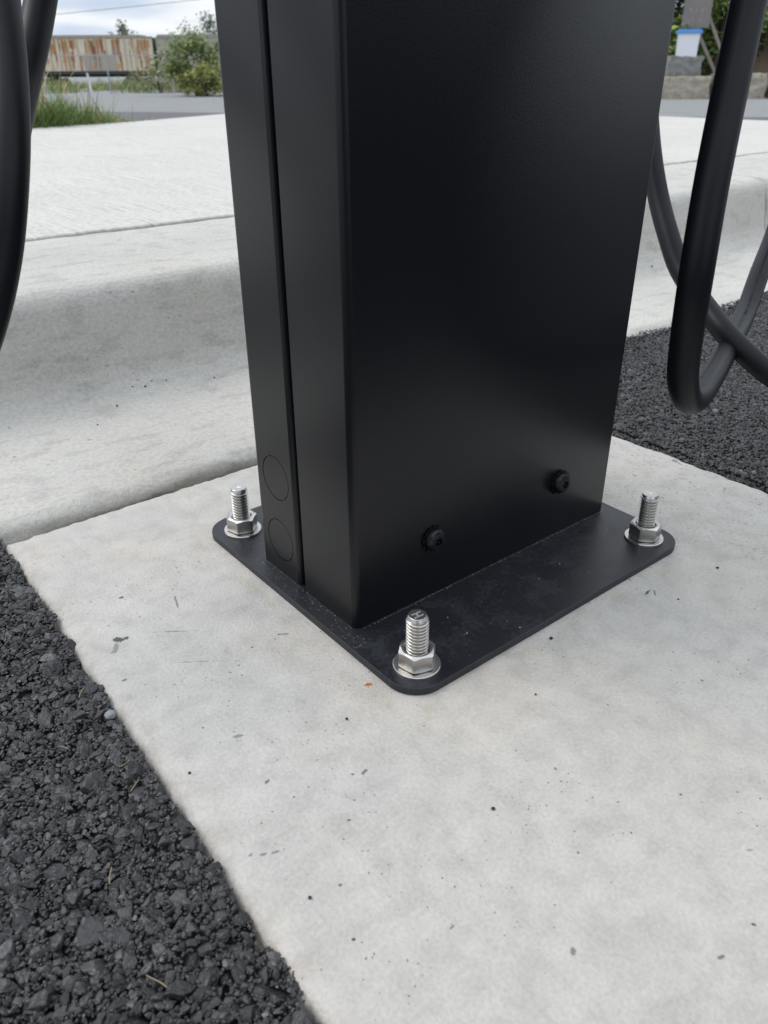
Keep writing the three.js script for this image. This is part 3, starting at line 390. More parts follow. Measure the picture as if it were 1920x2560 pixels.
// ---------------------------------------------------------------- grass behind the walk
{
  const blade = (bend, n = 5) => { const pos = [], idx = []; for (let k = 0; k <= n; k++) { const t = k / n, w = 0.5 * (1 - t * t * 0.95); pos.push(-w, t * (1 - 0.25 * bend * t), bend * t * t, w, t * (1 - 0.25 * bend * t), bend * t * t + 0.0001); } for (let k = 0; k < n; k++) { const a = 2 * k; idx.push(a, a + 1, a + 2, a + 1, a + 3, a + 2); } const g = new THREE.BufferGeometry(); g.setAttribute('position', new THREE.Float32BufferAttribute(pos, 3)); g.setIndex(idx); g.computeVertexNormals(); return g; };
  const mat = new THREE.MeshStandardMaterial({ color: 0xffffff, roughness: 0.75, side: THREE.DoubleSide });
  const o = new THREE.Object3D(), c = new THREE.Color();
  function field(name, label, seed, count, place, w0) {
    const r = rng(seed), geos = [blade(0.15), blade(0.5), blade(0.9)], lists = [[], [], []];
    for (let k = 0; k < count; k++) { const q = place(r); if (q) lists[(r() * 3) | 0].push(q); }
    const holder = new THREE.Group(); holder.name = numbered(name); scene.add(holder); tag(holder, label, 'grass', null, 'stuff');
    lists.forEach((L, v) => { const im = new THREE.InstancedMesh(geos[v], mat, L.length); im.name = 'blades'; im.castShadow = im.receiveShadow = true; im.userData.kind = 'stuff'; L.forEach((q, k) => { o.position.set(q[0], q[1], q[2]); o.rotation.set((r() - 0.5) * 0.5, r() * 6.283, (r() - 0.5) * 0.5); o.scale.set(w0 * (0.6 + 0.8 * r()), q[3], q[3]); o.updateMatrix(); im.setMatrixAt(k, o.matrix); const dry = r() < q[4], b = 0.7 + 0.6 * r(); im.setColorAt(k, dry ? c.setRGB(0.34 * b, 0.27 * b, 0.14 * b) : c.setRGB(0.12 * b, 0.20 * b, 0.05 * b)); }); holder.add(im); });
  }
  field('grass', 'long green grass growing over the back edge of the sidewalk', 501, 19000, (r) => {
    const z = -3.80 - 4.2 * r() ** 2.2, lim = 1.80 + 0.1 * noise(z * 3, 2) + (z < -4.4 ? -0.12 : 0), x = mix(0.3, lim, Math.sqrt(r())), e = lim - x, front = -3.66 - 0.14 * x;
    if (z > front + 0.03 || x > lim) return null; const w = x * 0.625 - z * 0.78, s = sstep(-0.05, 0.55, e);
    const tall = r() < 0.035 ? 1.9 : 1; return [x, Math.max(gy(w), 0.1) - 0.02, z, (0.045 + 0.15 * s) * (0.65 + 0.5 * r()) * tall + 0.02, tall > 1 ? 0.55 : mix(0.5, 0.06, s)];
  }, 0.0062);
  field('weeds', 'pale green weeds growing along the far fence line', 502, 15000, (r) => { const l = mix(-30, -5, r()), w = 40 + 44 * r() ** 1.3, n = noise(l * 0.5, w * 0.12, 4096, 4096, 150); if (n < -0.25 + 0.4 * r()) return null; const [x, z] = P(w, l); return [x, gy(w), z, (0.25 + 0.5 * r()) * (0.6 + n), 0.35]; }, 0.035);
}
// ---------------------------------------------------------------- bushes and trees made of leaf faces
const bark = new THREE.MeshStandardMaterial({ color: lin(0.10, 0.075, 0.05), roughness: 0.95 });
function bush(name, label, category, grp, w, l, y, rx, ry, n, leaf, hue, seed, trunkH = 0) {
  const [x, z] = P(w, l), g = group(name, x, y, z, FACE), r = rng(seed); tag(g, label, category, grp);
  const clumps = [], pos = [], nor = [], col = [], cy = trunkH + ry * 0.52;
  const m = Math.round(26 + 16 * rx); for (let k = 0; k < m; k++) { const a = r() * 6.283, u = r() * 2 - 0.85, q = Math.sqrt(Math.max(0, 1 - u * u)), s = 0.45 + 0.55 * Math.sqrt(r()); clumps.push([q * Math.cos(a) * rx * s, cy + u * ry * 0.5 * s, q * Math.sin(a) * rx * 0.75 * s, (0.16 + 0.2 * r()) * Math.min(rx, ry * 0.7), 0.7 + 0.6 * r()]); }
  const v = new THREE.Vector3(), ax = new THREE.Vector3(), ay = new THREE.Vector3(), an = new THREE.Vector3();
  for (let k = 0; k < n; k++) {
    const c = clumps[(r() * m) | 0], gs = () => (r() + r() + r() - 1.5) * 1.15; v.set(c[0] + gs() * c[3], c[1] + gs() * c[3], c[2] + gs() * c[3]); if (v.y < 0.02) v.y = 0.02 + 0.1 * r();
    an.set(gs() + v.x * 0.3, 0.6 + r(), gs() + 0.3).normalize(); ax.set(gs(), gs(), gs()).cross(an).normalize(); ay.crossVectors(an, ax);
    const L = leaf * (0.6 + 0.8 * r()), W = L * 0.42, t = c[4] * (0.7 + 0.6 * r()), yel = r() < 0.12 ? 1.5 : 1, cc = [hue[0] * t * yel, hue[1] * t * (yel > 1 ? 1.15 : 1), hue[2] * t];
    const p0 = [v.x - ax.x * L, v.y - ax.y * L, v.z - ax.z * L], p1 = [v.x + ay.x * W, v.y + ay.y * W, v.z + ay.z * W], p2 = [v.x + ax.x * L, v.y + ax.y * L - L * 0.2, v.z + ax.z * L], p3 = [v.x - ay.x * W, v.y - ay.y * W, v.z - ay.z * W];
    pos.push(...p0, ...p1, ...p2, ...p0, ...p2, ...p3); for (let q = 0; q < 6; q++) { nor.push(an.x, an.y, an.z); col.push(...cc); }
  }
  const cg = new THREE.BufferGeometry(); cg.setAttribute('position', new THREE.Float32BufferAttribute(pos, 3)); cg.setAttribute('color', new THREE.Float32BufferAttribute(col, 3)); cg.computeVertexNormals();
  mesh('crown', cg, new THREE.MeshStandardMaterial({ vertexColors: true, roughness: 0.7, side: THREE.DoubleSide }), g);
  const limbs = []; for (let k = 0; k < 6; k++) { const c = clumps[(k * 3) % m], a = new THREE.CatmullRomCurve3([new THREE.Vector3(0.04 * k - 0.1, -0.05, 0.03 * k - 0.08), new THREE.Vector3(c[0] * 0.3, c[1] * 0.5, c[2] * 0.3), new THREE.Vector3(c[0], c[1], c[2])]); const t = new THREE.TubeGeometry(a, 8, 1, 6), p = t.attributes.position, rb = 0.016 * ry + 0.01; for (let q = 0; q < p.count; q++) { const s = Math.floor(q / 7) / 8, ctr = a.getPointAt(Math.min(1, s)), R = rb * (1 - 0.75 * s); p.setXYZ(q, ctr.x + (p.getX(q) - ctr.x) * R, ctr.y + (p.getY(q) - ctr.y) * R, ctr.z + (p.getZ(q) - ctr.z) * R); } limbs.push(t); }
  mesh('trunk', merge(limbs), bark, g); return g;
}
bush('shrub', 'big leafy green shrub before the gap between the rail cars', 'shrub', null, 34, -7.0, -0.40, 1.2, 1.9, 4200, 0.075, [0.15, 0.20, 0.06], 601);
bush('shrub', 'low spreading shrub at the foot of the big leafy shrub', 'shrub', null, 33, -6.5, -0.40, 1.0, 0.95, 2600, 0.06, [0.21, 0.24, 0.065], 602);
bush('shrub', 'thin weedy shrub growing before the pale end of the rusty rail car', 'shrub', null, 40, -9.9, -0.41, 0.9, 1.3, 620, 0.07, [0.17, 0.19, 0.08], 603);
bush('shrub', 'low weedy shrub under the rusty rail car, beside the white marker post', 'shrub', null, 48, -12.2, -0.42, 1.6, 0.9, 900, 0.08, [0.19, 0.21, 0.10], 604);
bush('tree', 'small far tree whose tip shows above the rusty rail car', 'tree', null, 130, -36.5, -0.86, 2.2, 5.6, 1200, 0.28, [0.12,0.15,0.09], 605, 1.5);
bush('tree', 'far tree whose crown shows above the hidden pale rail car', 'tree', null, 120, -22.5, -0.86, 3.4, 5.9, 1600, 0.25, [0.10,0.14,0.09], 606, 1.2);
// right-hand bank with its bushes
{
  const g = grid(24, 8, (i, j) => { const l = mix(6.5, 17, i / 24), t = j / 8, w = mix(26.9, 32, t), [x, z] = P(w, l); return [x, mix(-0.4, 1.9, sstep(0, 0.9, t)) + 0.15 * noise(l, w), z, x / 2, z / 2]; });
  struct('earth_bank', g, new THREE.MeshStandardMaterial({ color: lin(0.20, 0.145, 0.085), bumpMap: gravBump, bumpScale: 0.04, roughness: 1 }), 'brown earth bank behind the concrete blocks', 'bank');
  const hue = [0.25, 0.33, 0.095];
  bush('bush', 'bright green leafy bush behind the wooden notice board', 'bush', null, 28.2, 8.5, 0.3, 1.9, 4.4, 14000, 0.12, hue, 611);
  bush('bush', 'broad bright bush rising beyond the hidden concrete block', 'bush', null, 30.5, 7.9, 1.2, 2.4, 4.4, 12000, 0.13, [0.17, 0.25, 0.07], 614);
  bush('bush', 'green bush beside the sloping timber braces', 'bush', null, 27.8, 10.3, 0.0, 1.3, 4.4, 10000, 0.11, [0.17, 0.26, 0.075], 612);
  bush('bush', 'dark green bush above the bare brown bank', 'bush', null, 29.5, 12.3, 0.75, 1.6, 3.0, 5200, 0.09, [0.10, 0.17, 0.05], 613);
}
// ---------------------------------------------------------------- concrete blocks, bin and notice board
{
  const [bMap, bBump] = paint(512, 512, (i, j, o) => { const x = i / 512, z = j / 512, a = fbm(x * 5, z * 5, 4, 5, 161), b = fbm(x * 50, z * 50, 3, 50, 163), st = sstep(0.0, 0.5, fbm(x * 12, z * 3, 3, 3, 167)), v = 0.44 * (1 + 0.25 * a + 0.25 * b); o[0] = v * (1 - 0.12 * st); o[1] = v * (0.92 - 0.16 * st); o[2] = v * (0.76 - 0.22 * st); o[3] = 0.5 + 0.25 * a + 0.25 * b; }, true);
  const tan = new THREE.MeshStandardMaterial({ map: bMap, bumpMap: bBump, bumpScale: 0.03, roughness: 0.95 }), grey = tan.clone(); grey.color = lin(0.60, 0.66, 0.78);
  const block = (w, l, y, W, H, D, mat, label, seed, turn = 0) => {
    const N = 10, g = new THREE.BoxGeometry(W, H, D, N, N, N), p = g.attributes.position;
    for (let k = 0; k < p.count; k++) { const x = p.getX(k), yy = p.getY(k), z = p.getZ(k), near = (Math.abs(x) > W * 0.45 ? 1 : 0) + (Math.abs(yy) > H * 0.45 ? 1 : 0) + (Math.abs(z) > D * 0.45 ? 1 : 0), s = near > 1 ? 0.06 : 0.025; const q = 1 - (near > 1 ? 0.03 : 0); p.setXYZ(k, x * q + s * noise(yy * 7 + seed, z * 7), yy * q + (yy > 0 ? s * noise(x * 6 + seed, z * 6 + 3) : 0), z * q + s * noise(x * 7, yy * 7 + seed)); }
    g.translate(0, H / 2, 0); g.computeVertexNormals(); const [x, z] = P(w, l), m = mesh('concrete_block', g, mat); m.position.set(x, y, z); m.rotation.y = FACE + turn; return tag(m, label, 'concrete block', 'concrete blocks at the edge of the lot');
  };
  block(26.2, 8.82, gy(26) - 0.01, 1.42, 0.6, 0.7, tan, 'tan concrete block lying under the grey one that holds the bin', 1);
  block(26.2, 7.38, gy(26) - 0.01, 1.40, 0.58, 0.7, tan, 'tan concrete block next to the one under the bin, hidden by the post', 2, 0.03);
  block(26.0, 10.35, gy(26) - 0.01, 1.45, 0.66, 0.7, tan, 'tan concrete block beyond the one under the bin, toward the brown bank', 3, -0.05);
  block(25.6, 11.9, gy(25.6) - 0.01, 1.45, 0.72, 0.7, grey, 'grey concrete block at the foot of the brown bank', 4, -0.1);
  block(26.25, 8.72, gy(26) + 0.565, 0.98, 0.53, 0.62, grey, 'small grey concrete block stacked under the white bin', 5, 0.02);
  // white bin with a blue lid
  const by = gy(26) + 0.565 + 0.505, [bx, bz] = P(26.25, 8.80), bin = group('bin', bx, by, bz, FACE - 0.28); tag(bin, 'white plastic bin with a blue lid on the grey block', 'bin');
  const body = new THREE.BoxGeometry(0.58, 0.58, 0.46, 4, 4, 4), p = body.attributes.position; for (let k = 0; k < p.count; k++) { const s = 0.97 + 0.05 * (p.getY(k) / 0.58 + 0.5); p.setX(k, p.getX(k) * s); p.setZ(k, p.getZ(k) * s); } body.translate(0, 0.29, 0); body.computeVertexNormals();
  mesh('body', clean(body), new THREE.MeshStandardMaterial({ color: lin(0.74, 0.76, 0.80), roughness: 0.5 }), bin);
  mesh('rim', box(-0.315, 0.315, 0.555, 0.585, -0.25, 0.25), new THREE.MeshStandardMaterial({ color: lin(0.66, 0.69, 0.74), roughness: 0.5 }), bin);
  const lidS = new THREE.Shape(); lidS.moveTo(-0.34, 0); lidS.lineTo(0.34, 0); lidS.lineTo(0.35, 0.03); lidS.lineTo(0.29, 0.085); lidS.lineTo(-0.29, 0.085); lidS.lineTo(-0.35, 0.03); const lg = new THREE.ExtrudeGeometry(lidS, { depth: 0.50, bevelEnabled: true, bevelSize: 0.012, bevelThickness: 0.015, bevelSegments: 2 }); lg.translate(0, 0.588, -0.25);
  mesh('lid', clean(lg), new THREE.MeshStandardMaterial({ color: lin(0.10, 0.30, 0.66), roughness: 0.4 }), bin);
  // weathered notice board, pale worn brush marks no longer legible
  const cv = document.createElement('canvas'); cv.width = 512; cv.height = 768; const c = cv.getContext('2d'), r = rng(171); c.fillStyle = '#857e7a'; c.fillRect(0, 0, 512, 768);
  for (let k = 0; k < 900; k++) { c.fillStyle = `rgba(${r() < 0.5 ? '60,54,50' : '165,156,150'},${0.05 + 0.07 * r()})`; c.fillRect(r() * 512, r() * 768, 2 + 3 * r(), 30 + 150 * r()); }
  c.strokeStyle = 'rgba(205,195,182,0.55)'; c.lineCap = 'round'; for (let row = 0; row < 4; row++) for (let k = 0; k < 9; k++) { if (r() < 0.35) continue; c.lineWidth = 5 + 8 * r(); c.beginPath(); const x = 50 + k * 47, y = 130 + row * 165 + 20 * r(); c.moveTo(x, y); c.quadraticCurveTo(x + 30 * r(), y - 30 + 60 * r(), x + 36 * r(), y + 44 * r()); c.stroke(); }
  const tex = new THREE.CanvasTexture(cv); tex.colorSpace = THREE.SRGBColorSpace;
  const [sx, sz] = P(26.75, 9.10), sign = group('notice_board', sx, gy(27) - 0.05, sz, FACE); tag(sign, 'weathered grey wooden notice board with sloping timber braces', 'notice board');
  const wood = new THREE.MeshStandardMaterial({ color: lin(0.27, 0.24, 0.205), roughness: 0.9 });
  mesh('board', box(-0.40, 0.40, 1.86, 3.05, -0.03, 0.03), new THREE.MeshStandardMaterial({ map: tex, roughness: 0.9 }), sign);
  mesh('post', box(-0.06, 0.06, 0, 3.0, -0.14, -0.031), wood, sign);
  const beam = (x0, y0, x1, y1) => { const L = Math.hypot(x1 - x0, y1 - y0), g = new THREE.BoxGeometry(0.09, L, 0.06); g.rotateZ(-Math.atan2(x1 - x0, y1 - y0)); g.translate((x0 + x1) / 2, (y0 + y1) / 2, -0.18); mesh('brace', g, wood, sign); };
  beam(0.28, 2.40, 1.55, 0.30); beam(0.0, 2.02, 1.0, 0.55);
}
// ---------------------------------------------------------------- fence, marker post, wire
{
  const galv = new THREE.MeshStandardMaterial({ color: lin(0.34, 0.36, 0.39), metalness: 0.3, roughness: 0.6 });
  const [fx, fz] = P(38, 0), f = group('fence', fx, gy(38), fz, FACE); tag(f, 'low galvanized rail fence across the lot before the rail cars', 'fence');
  for (const l of [-19.6, -16.9, -14.2, -11.5, -8.8]) { const g = new THREE.CylinderGeometry(0.028, 0.028, 1.44, 10); g.translate(l, 0.72, 0); mesh('post', g, galv, f); const k = new THREE.SphereGeometry(0.034, 10, 8); k.translate(l, 1.455, 0); mesh('post_cap', k, galv, f); }
  const rail = new THREE.CylinderGeometry(0.015, 0.015, 14, 8); rail.rotateZ(Math.PI / 2); rail.translate(-14, 1.425, 0); mesh('top_rail', rail, galv, f);
  const low = new THREE.CylinderGeometry(0.006, 0.006, 14, 6); low.rotateZ(Math.PI / 2); low.translate(-14, 0.12, 0); mesh('bottom_wire', low, galv, f);
  const [mx, mz] = P(43, -13.97), mk = group('marker_post', mx, gy(43) - 0.02, mz, FACE); tag(mk, 'short white marker post leaning under the rusty rail car', 'marker post');
  const pg = new THREE.CylinderGeometry(0.05, 0.065, 0.80, 12); pg.translate(0, 0.40, 0); pg.applyMatrix4(new THREE.Matrix4().makeRotationZ(0.06)); mesh('shaft', pg, new THREE.MeshStandardMaterial({ color: lin(0.68, 0.66, 0.72), roughness: 0.6 }), mk);
  const cg = new THREE.CylinderGeometry(0.052, 0.056, 0.05, 12); cg.translate(0, 0.825, 0); cg.applyMatrix4(new THREE.Matrix4().makeRotationZ(0.06)); mesh('cap', cg, new THREE.MeshStandardMaterial({ color: lin(0.35, 0.32, 0.33), roughness: 0.6 }), mk);
  const a = P(60, -70), b = P(60, 40), c = new THREE.CatmullRomCurve3([0, 0.25, 0.5, 0.75, 1].map((t) => { const l = mix(-70, 40, t), q = P(60, l); return new THREE.Vector3(q[0], 3.725 + (l + 20.94) * 0.0804 + 0.0006 * (l + 17) ** 2, q[1]); }));
  tag(mesh('overhead_wire', new THREE.TubeGeometry(c, 80, 0.016, 6), new THREE.MeshStandardMaterial({ color: lin(0.18, 0.2, 0.22), roughness: 0.6 })), 'thin overhead wire crossing the pale sky above the rail cars', 'wire');
}
// ---------------------------------------------------------------- rail cars on the far track
{
  const cv = document.createElement('canvas'); cv.width = 2048; cv.height = 384; const c = cv.getContext('2d'), r = rng(181);
  c.fillStyle = '#d2c8b6'; c.fillRect(0, 0, 2048, 384);
  const rustCols = ['156,112,78', '170,126,90', '144,100,70', '182,144,108', '132,94,68'];
  for (let k = 0; k < 60; k++) { c.fillStyle = `rgba(225,220,208,${0.25 + 0.3 * r()})`; c.fillRect(r() * 2048, r() * 120, 8 + 26 * r(), 90 + 260 * r()); }
  for (let k = 0; k < 260; k++) { const x = r() * 2048, heavy = noise(x / 90, 4.4) + (x < 1250 ? 0.45 : 0.05); if (heavy < r() * 0.5 - 0.05) continue; const w = 10 + 46 * r(), y0 = r() < 0.5 ? 10 + 30 * r() : 240 * r(), h = 60 + 190 * r(), col = rustCols[(r() * 5) | 0]; for (let m = 0; m < 9; m++) { c.fillStyle = `rgba(${col},${0.22 + 0.26 * r()})`; const ww = w * (0.2 + 0.5 * r()); c.fillRect(x + (w - ww) * r(), y0 + 10 * r(), ww, h * (0.4 + 0.7 * r())); } }
  for (let k = 0; k < 500; k++) { c.fillStyle = `rgba(${rustCols[(r() * 5) | 0]},${0.12 + 0.25 * r()})`; c.fillRect(r() * 2048, r() * 370, 1 + 4 * r(), 8 + 60 * r()); }
  c.fillStyle = 'rgba(140,90,60,0.75)'; c.fillRect(0, 0, 2048, 9);
  // faded grey paint over the lower middle, its loops unreadable at this distance, and a small red mark
  c.fillStyle = 'rgba(150,144,142,0.62)'; c.beginPath(); c.moveTo(900, 196); c.lineTo(1440, 190); c.lineTo(1455, 384); c.lineTo(950, 384); c.fill();
  c.strokeStyle = 'rgba(176,172,170,0.6)'; c.lineWidth = 9; for (let k = 0; k < 12; k++) { c.beginPath(); const x = 930 + 470 * r(), y = 215 + 130 * r(); c.moveTo(x, y); c.quadraticCurveTo(x + 60 * r(), y - 60 * r(), x + 70 * r() - 10, y + 50 * r()); c.stroke(); }
  c.fillStyle = 'rgba(200,140,60,0.9)'; c.fillRect(1080, 310, 30, 50); c.fillStyle = 'rgba(150,140,145,0.9)'; c.fillRect(1400, 140, 120, 60); c.fillStyle = 'rgba(176,100,102,0.6)'; c.fillRect(1430, 178, 110, 34); c.fillStyle = 'rgba(206,160,84,0.9)'; c.fillRect(1470, 300, 36, 60);
  const tex = new THREE.CanvasTexture(cv); tex.colorSpace = THREE.SRGBColorSpace;
  const skin = new THREE.MeshStandardMaterial({ map: tex, roughness: 0.85 }), dark = new THREE.MeshStandardMaterial({ color: lin(0.05, 0.06, 0.06), roughness: 0.8 }), roof = new THREE.MeshStandardMaterial({ color: lin(0.24, 0.24, 0.23), roughness: 0.7 }), rib = new THREE.MeshStandardMaterial({ color: lin(0.50, 0.42, 0.33), roughness: 0.85 }), pale = new THREE.MeshStandardMaterial({ color: lin(0.40, 0.38, 0.32), roughness: 0.85 }), greenEnd = new THREE.MeshStandardMaterial({ color: lin(0.10, 0.15, 0.13), roughness: 0.8 });
  const Y = (y) => y + 0.86;
  function railCar(l0, l1, label, panelMat, ribMat) {
    const [x, z] = P(90, (l0 + l1) / 2), g = group('rail_car', x, -0.86, z, FACE), h = (l1 - l0) / 2, n = Math.round(2 * h / 0.9), pw = 2 * h / n; tag(g, label, 'rail car', 'rail cars on the far track');
    for (let k = 0; k < n; k++) { const a = -h + k * pw, b = box(a + 0.05, a + pw - 0.05, Y(0.62), Y(3.42), 1.30, 1.36), uv = b.attributes.uv, p = b.attributes.position; for (let q = 0; q < uv.count; q++) uv.setXY(q, (p.getX(q) + h) / (2 * h), (p.getY(q) - Y(0.62)) / 2.8); mesh('side_panel', b, panelMat, g); mesh('side_rib', box(a - 0.05, a + 0.05, Y(0.62), Y(3.42), 1.30, 1.42), ribMat, g); }
    mesh('far_side', box(-h, h, Y(0.62), Y(3.42), -1.36, -1.30), panelMat === skin ? rib : panelMat, g);
    mesh('end_wall', box(h - 0.06, h - 0.001, Y(0.62), Y(3.42), -1.3, 1.3), greenEnd, g); mesh('end_wall', box(-h + 0.001, -h + 0.06, Y(0.62), Y(3.42), -1.3, 1.3), greenEnd, g);
    mesh('top_rail', box(-h, h, Y(3.42), Y(3.50), 1.28, 1.44), ribMat, g); mesh('roof', box(-h + 0.1, h - 1.2, Y(3.50), Y(3.64), -1.35, 1.30), roof, g);
    mesh('side_sill', box(-h, h, Y(0.34), Y(0.62), 1.22, 1.38), dark, g); mesh('centre_sill', box(-h - 0.3, h + 0.3, Y(0.1), Y(0.5), -0.3, 0.3), dark, g);
    for (const s of [-1, 1]) { const t = new THREE.Group(); t.name = 'bogie'; t.position.set(s * (h - 2.2), 0, 0); g.add(t); mesh('side_frame', box(-1.2, 1.2, 0.42, 0.72, 0.92, 1.08), dark, t); mesh('bolster', box(-0.25, 0.25, 0.45, 1.0, -0.9, 0.9), dark, t); for (const wx of [-0.85, 0.85]) for (const wz of [-0.75, 0.75]) { const w = new THREE.CylinderGeometry(0.45, 0.45, 0.13, 24); w.rotateX(Math.PI / 2); w.translate(wx, 0.45, wz); mesh('wheel', w, dark, t); } }
    return g;
  }
  railCar(-34.9, -22.1, 'long rust-streaked cream rail car on the far track', skin, rib);
  railCar(-21.7, -5.0, 'dull beige rail car half hidden by the big leafy shrub', pale, pale);
  const [tx, tz] = P(90, -20), rails = new THREE.MeshStandardMaterial({ color: lin(0.2, 0.15, 0.12), metalness: 0.4, roughness: 0.6 });
  const tr = group('railway_track', tx, -0.865, tz, FACE); tag(tr, 'rusty railway track carrying the two rail cars', 'track'); for (const s of [-0.75, 0.75]) mesh('rail', box(-40, 40, -0.15, 0.005, s - 0.04, s + 0.04), rails, tr);
}

// ---------------------------------------------------------------- unseen car, added to darken what the post's front face and the cables mirror
{
  const navy = new THREE.MeshPhysicalMaterial({ color: lin(0.012, 0.014, 0.022), roughness: 0.35, clearcoat: 1, clearcoatRoughness: 0.05 }), glass = new THREE.MeshStandardMaterial({ color: lin(0.01, 0.011, 0.012), roughness: 0.06 }), tyre = new THREE.MeshStandardMaterial({ color: lin(0.012, 0.012, 0.013), roughness: 0.85 }), alloy = new THREE.MeshStandardMaterial({ color: lin(0.4, 0.4, 0.42), metalness: 1, roughness: 0.35 }), lampM = new THREE.MeshStandardMaterial({ color: lin(0.5, 0.52, 0.55), roughness: 0.1 });
  const car = group('added_dark_car', 1.75, -0.005, 0.95); tag(car, 'unseen dark blue car added to darken the reflections in the charging post', 'car');
  const side = new THREE.Shape(); [[0, 0.28], [0.02, 0.62], [0.12, 0.86], [0.45, 0.98], [1.15, 1.06], [1.95, 1.58], [2.5, 1.66], [3.6, 1.60], [4.25, 1.10], [4.5, 0.98], [4.52, 0.32], [4.1, 0.26], [3.98, 0.55], [3.7, 0.70], [3.4, 0.55], [3.28, 0.24], [1.22, 0.24], [1.1, 0.55], [0.82, 0.70], [0.54, 0.55], [0.42, 0.26]].forEach(([z, y], k) => k ? side.lineTo(z, y) : side.moveTo(z, y));
  const g = new THREE.ExtrudeGeometry(side, { depth: 1.62, bevelEnabled: true, bevelSize: 0.05, bevelThickness: 0.1, bevelSegments: 4 }); g.rotateY(-Math.PI / 2); g.translate(0.81, 0, 0); mesh('body', toCreasedNormals(clean(g), 0.6), navy, car);
  const ws = new THREE.Shape(); [[-0.68, 0], [0.68, 0], [0.58, 0.86], [-0.58, 0.86]].forEach(([x, y], k) => k ? ws.lineTo(x, y) : ws.moveTo(x, y)); const wg = new THREE.ExtrudeGeometry(ws, { depth: 0.02, bevelEnabled: false }); wg.rotateY(Math.PI); wg.rotateX(0.995); wg.translate(0, 1.155, 1.17); mesh('windscreen', wg, glass, car);
  for (const s of [-1, 1]) { mesh('headlight', box(s * 0.62 - 0.18, s * 0.62 + 0.18, 0.70, 0.82, -0.035, 0.06), lampM, car); const sw = new THREE.Shape(); [[1.55, 1.10], [2.05, 1.50], [3.45, 1.50], [3.9, 1.10]].forEach(([z, y], k) => k ? sw.lineTo(z, y) : sw.moveTo(z, y)); const q = new THREE.ExtrudeGeometry(sw, { depth: 0.02, bevelEnabled: false }); q.rotateY(-Math.PI / 2); q.translate(s * 0.912 + 0.01, 0, 0); mesh('side_window', q, glass, car); }
  for (const s of [-1, 1]) for (const z of [0.82, 3.7]) { const w = new THREE.Group(); w.name = 'wheel'; w.position.set(s * 0.82, 0.34, z); car.add(w); const t = new THREE.TorusGeometry(0.25, 0.09, 12, 32); t.rotateY(Math.PI / 2); mesh('tyre', t, tyre, w); const r = new THREE.CylinderGeometry(0.2, 0.2, 0.14, 24); r.rotateZ(Math.PI / 2); mesh('rim', r, alloy, w); }
}

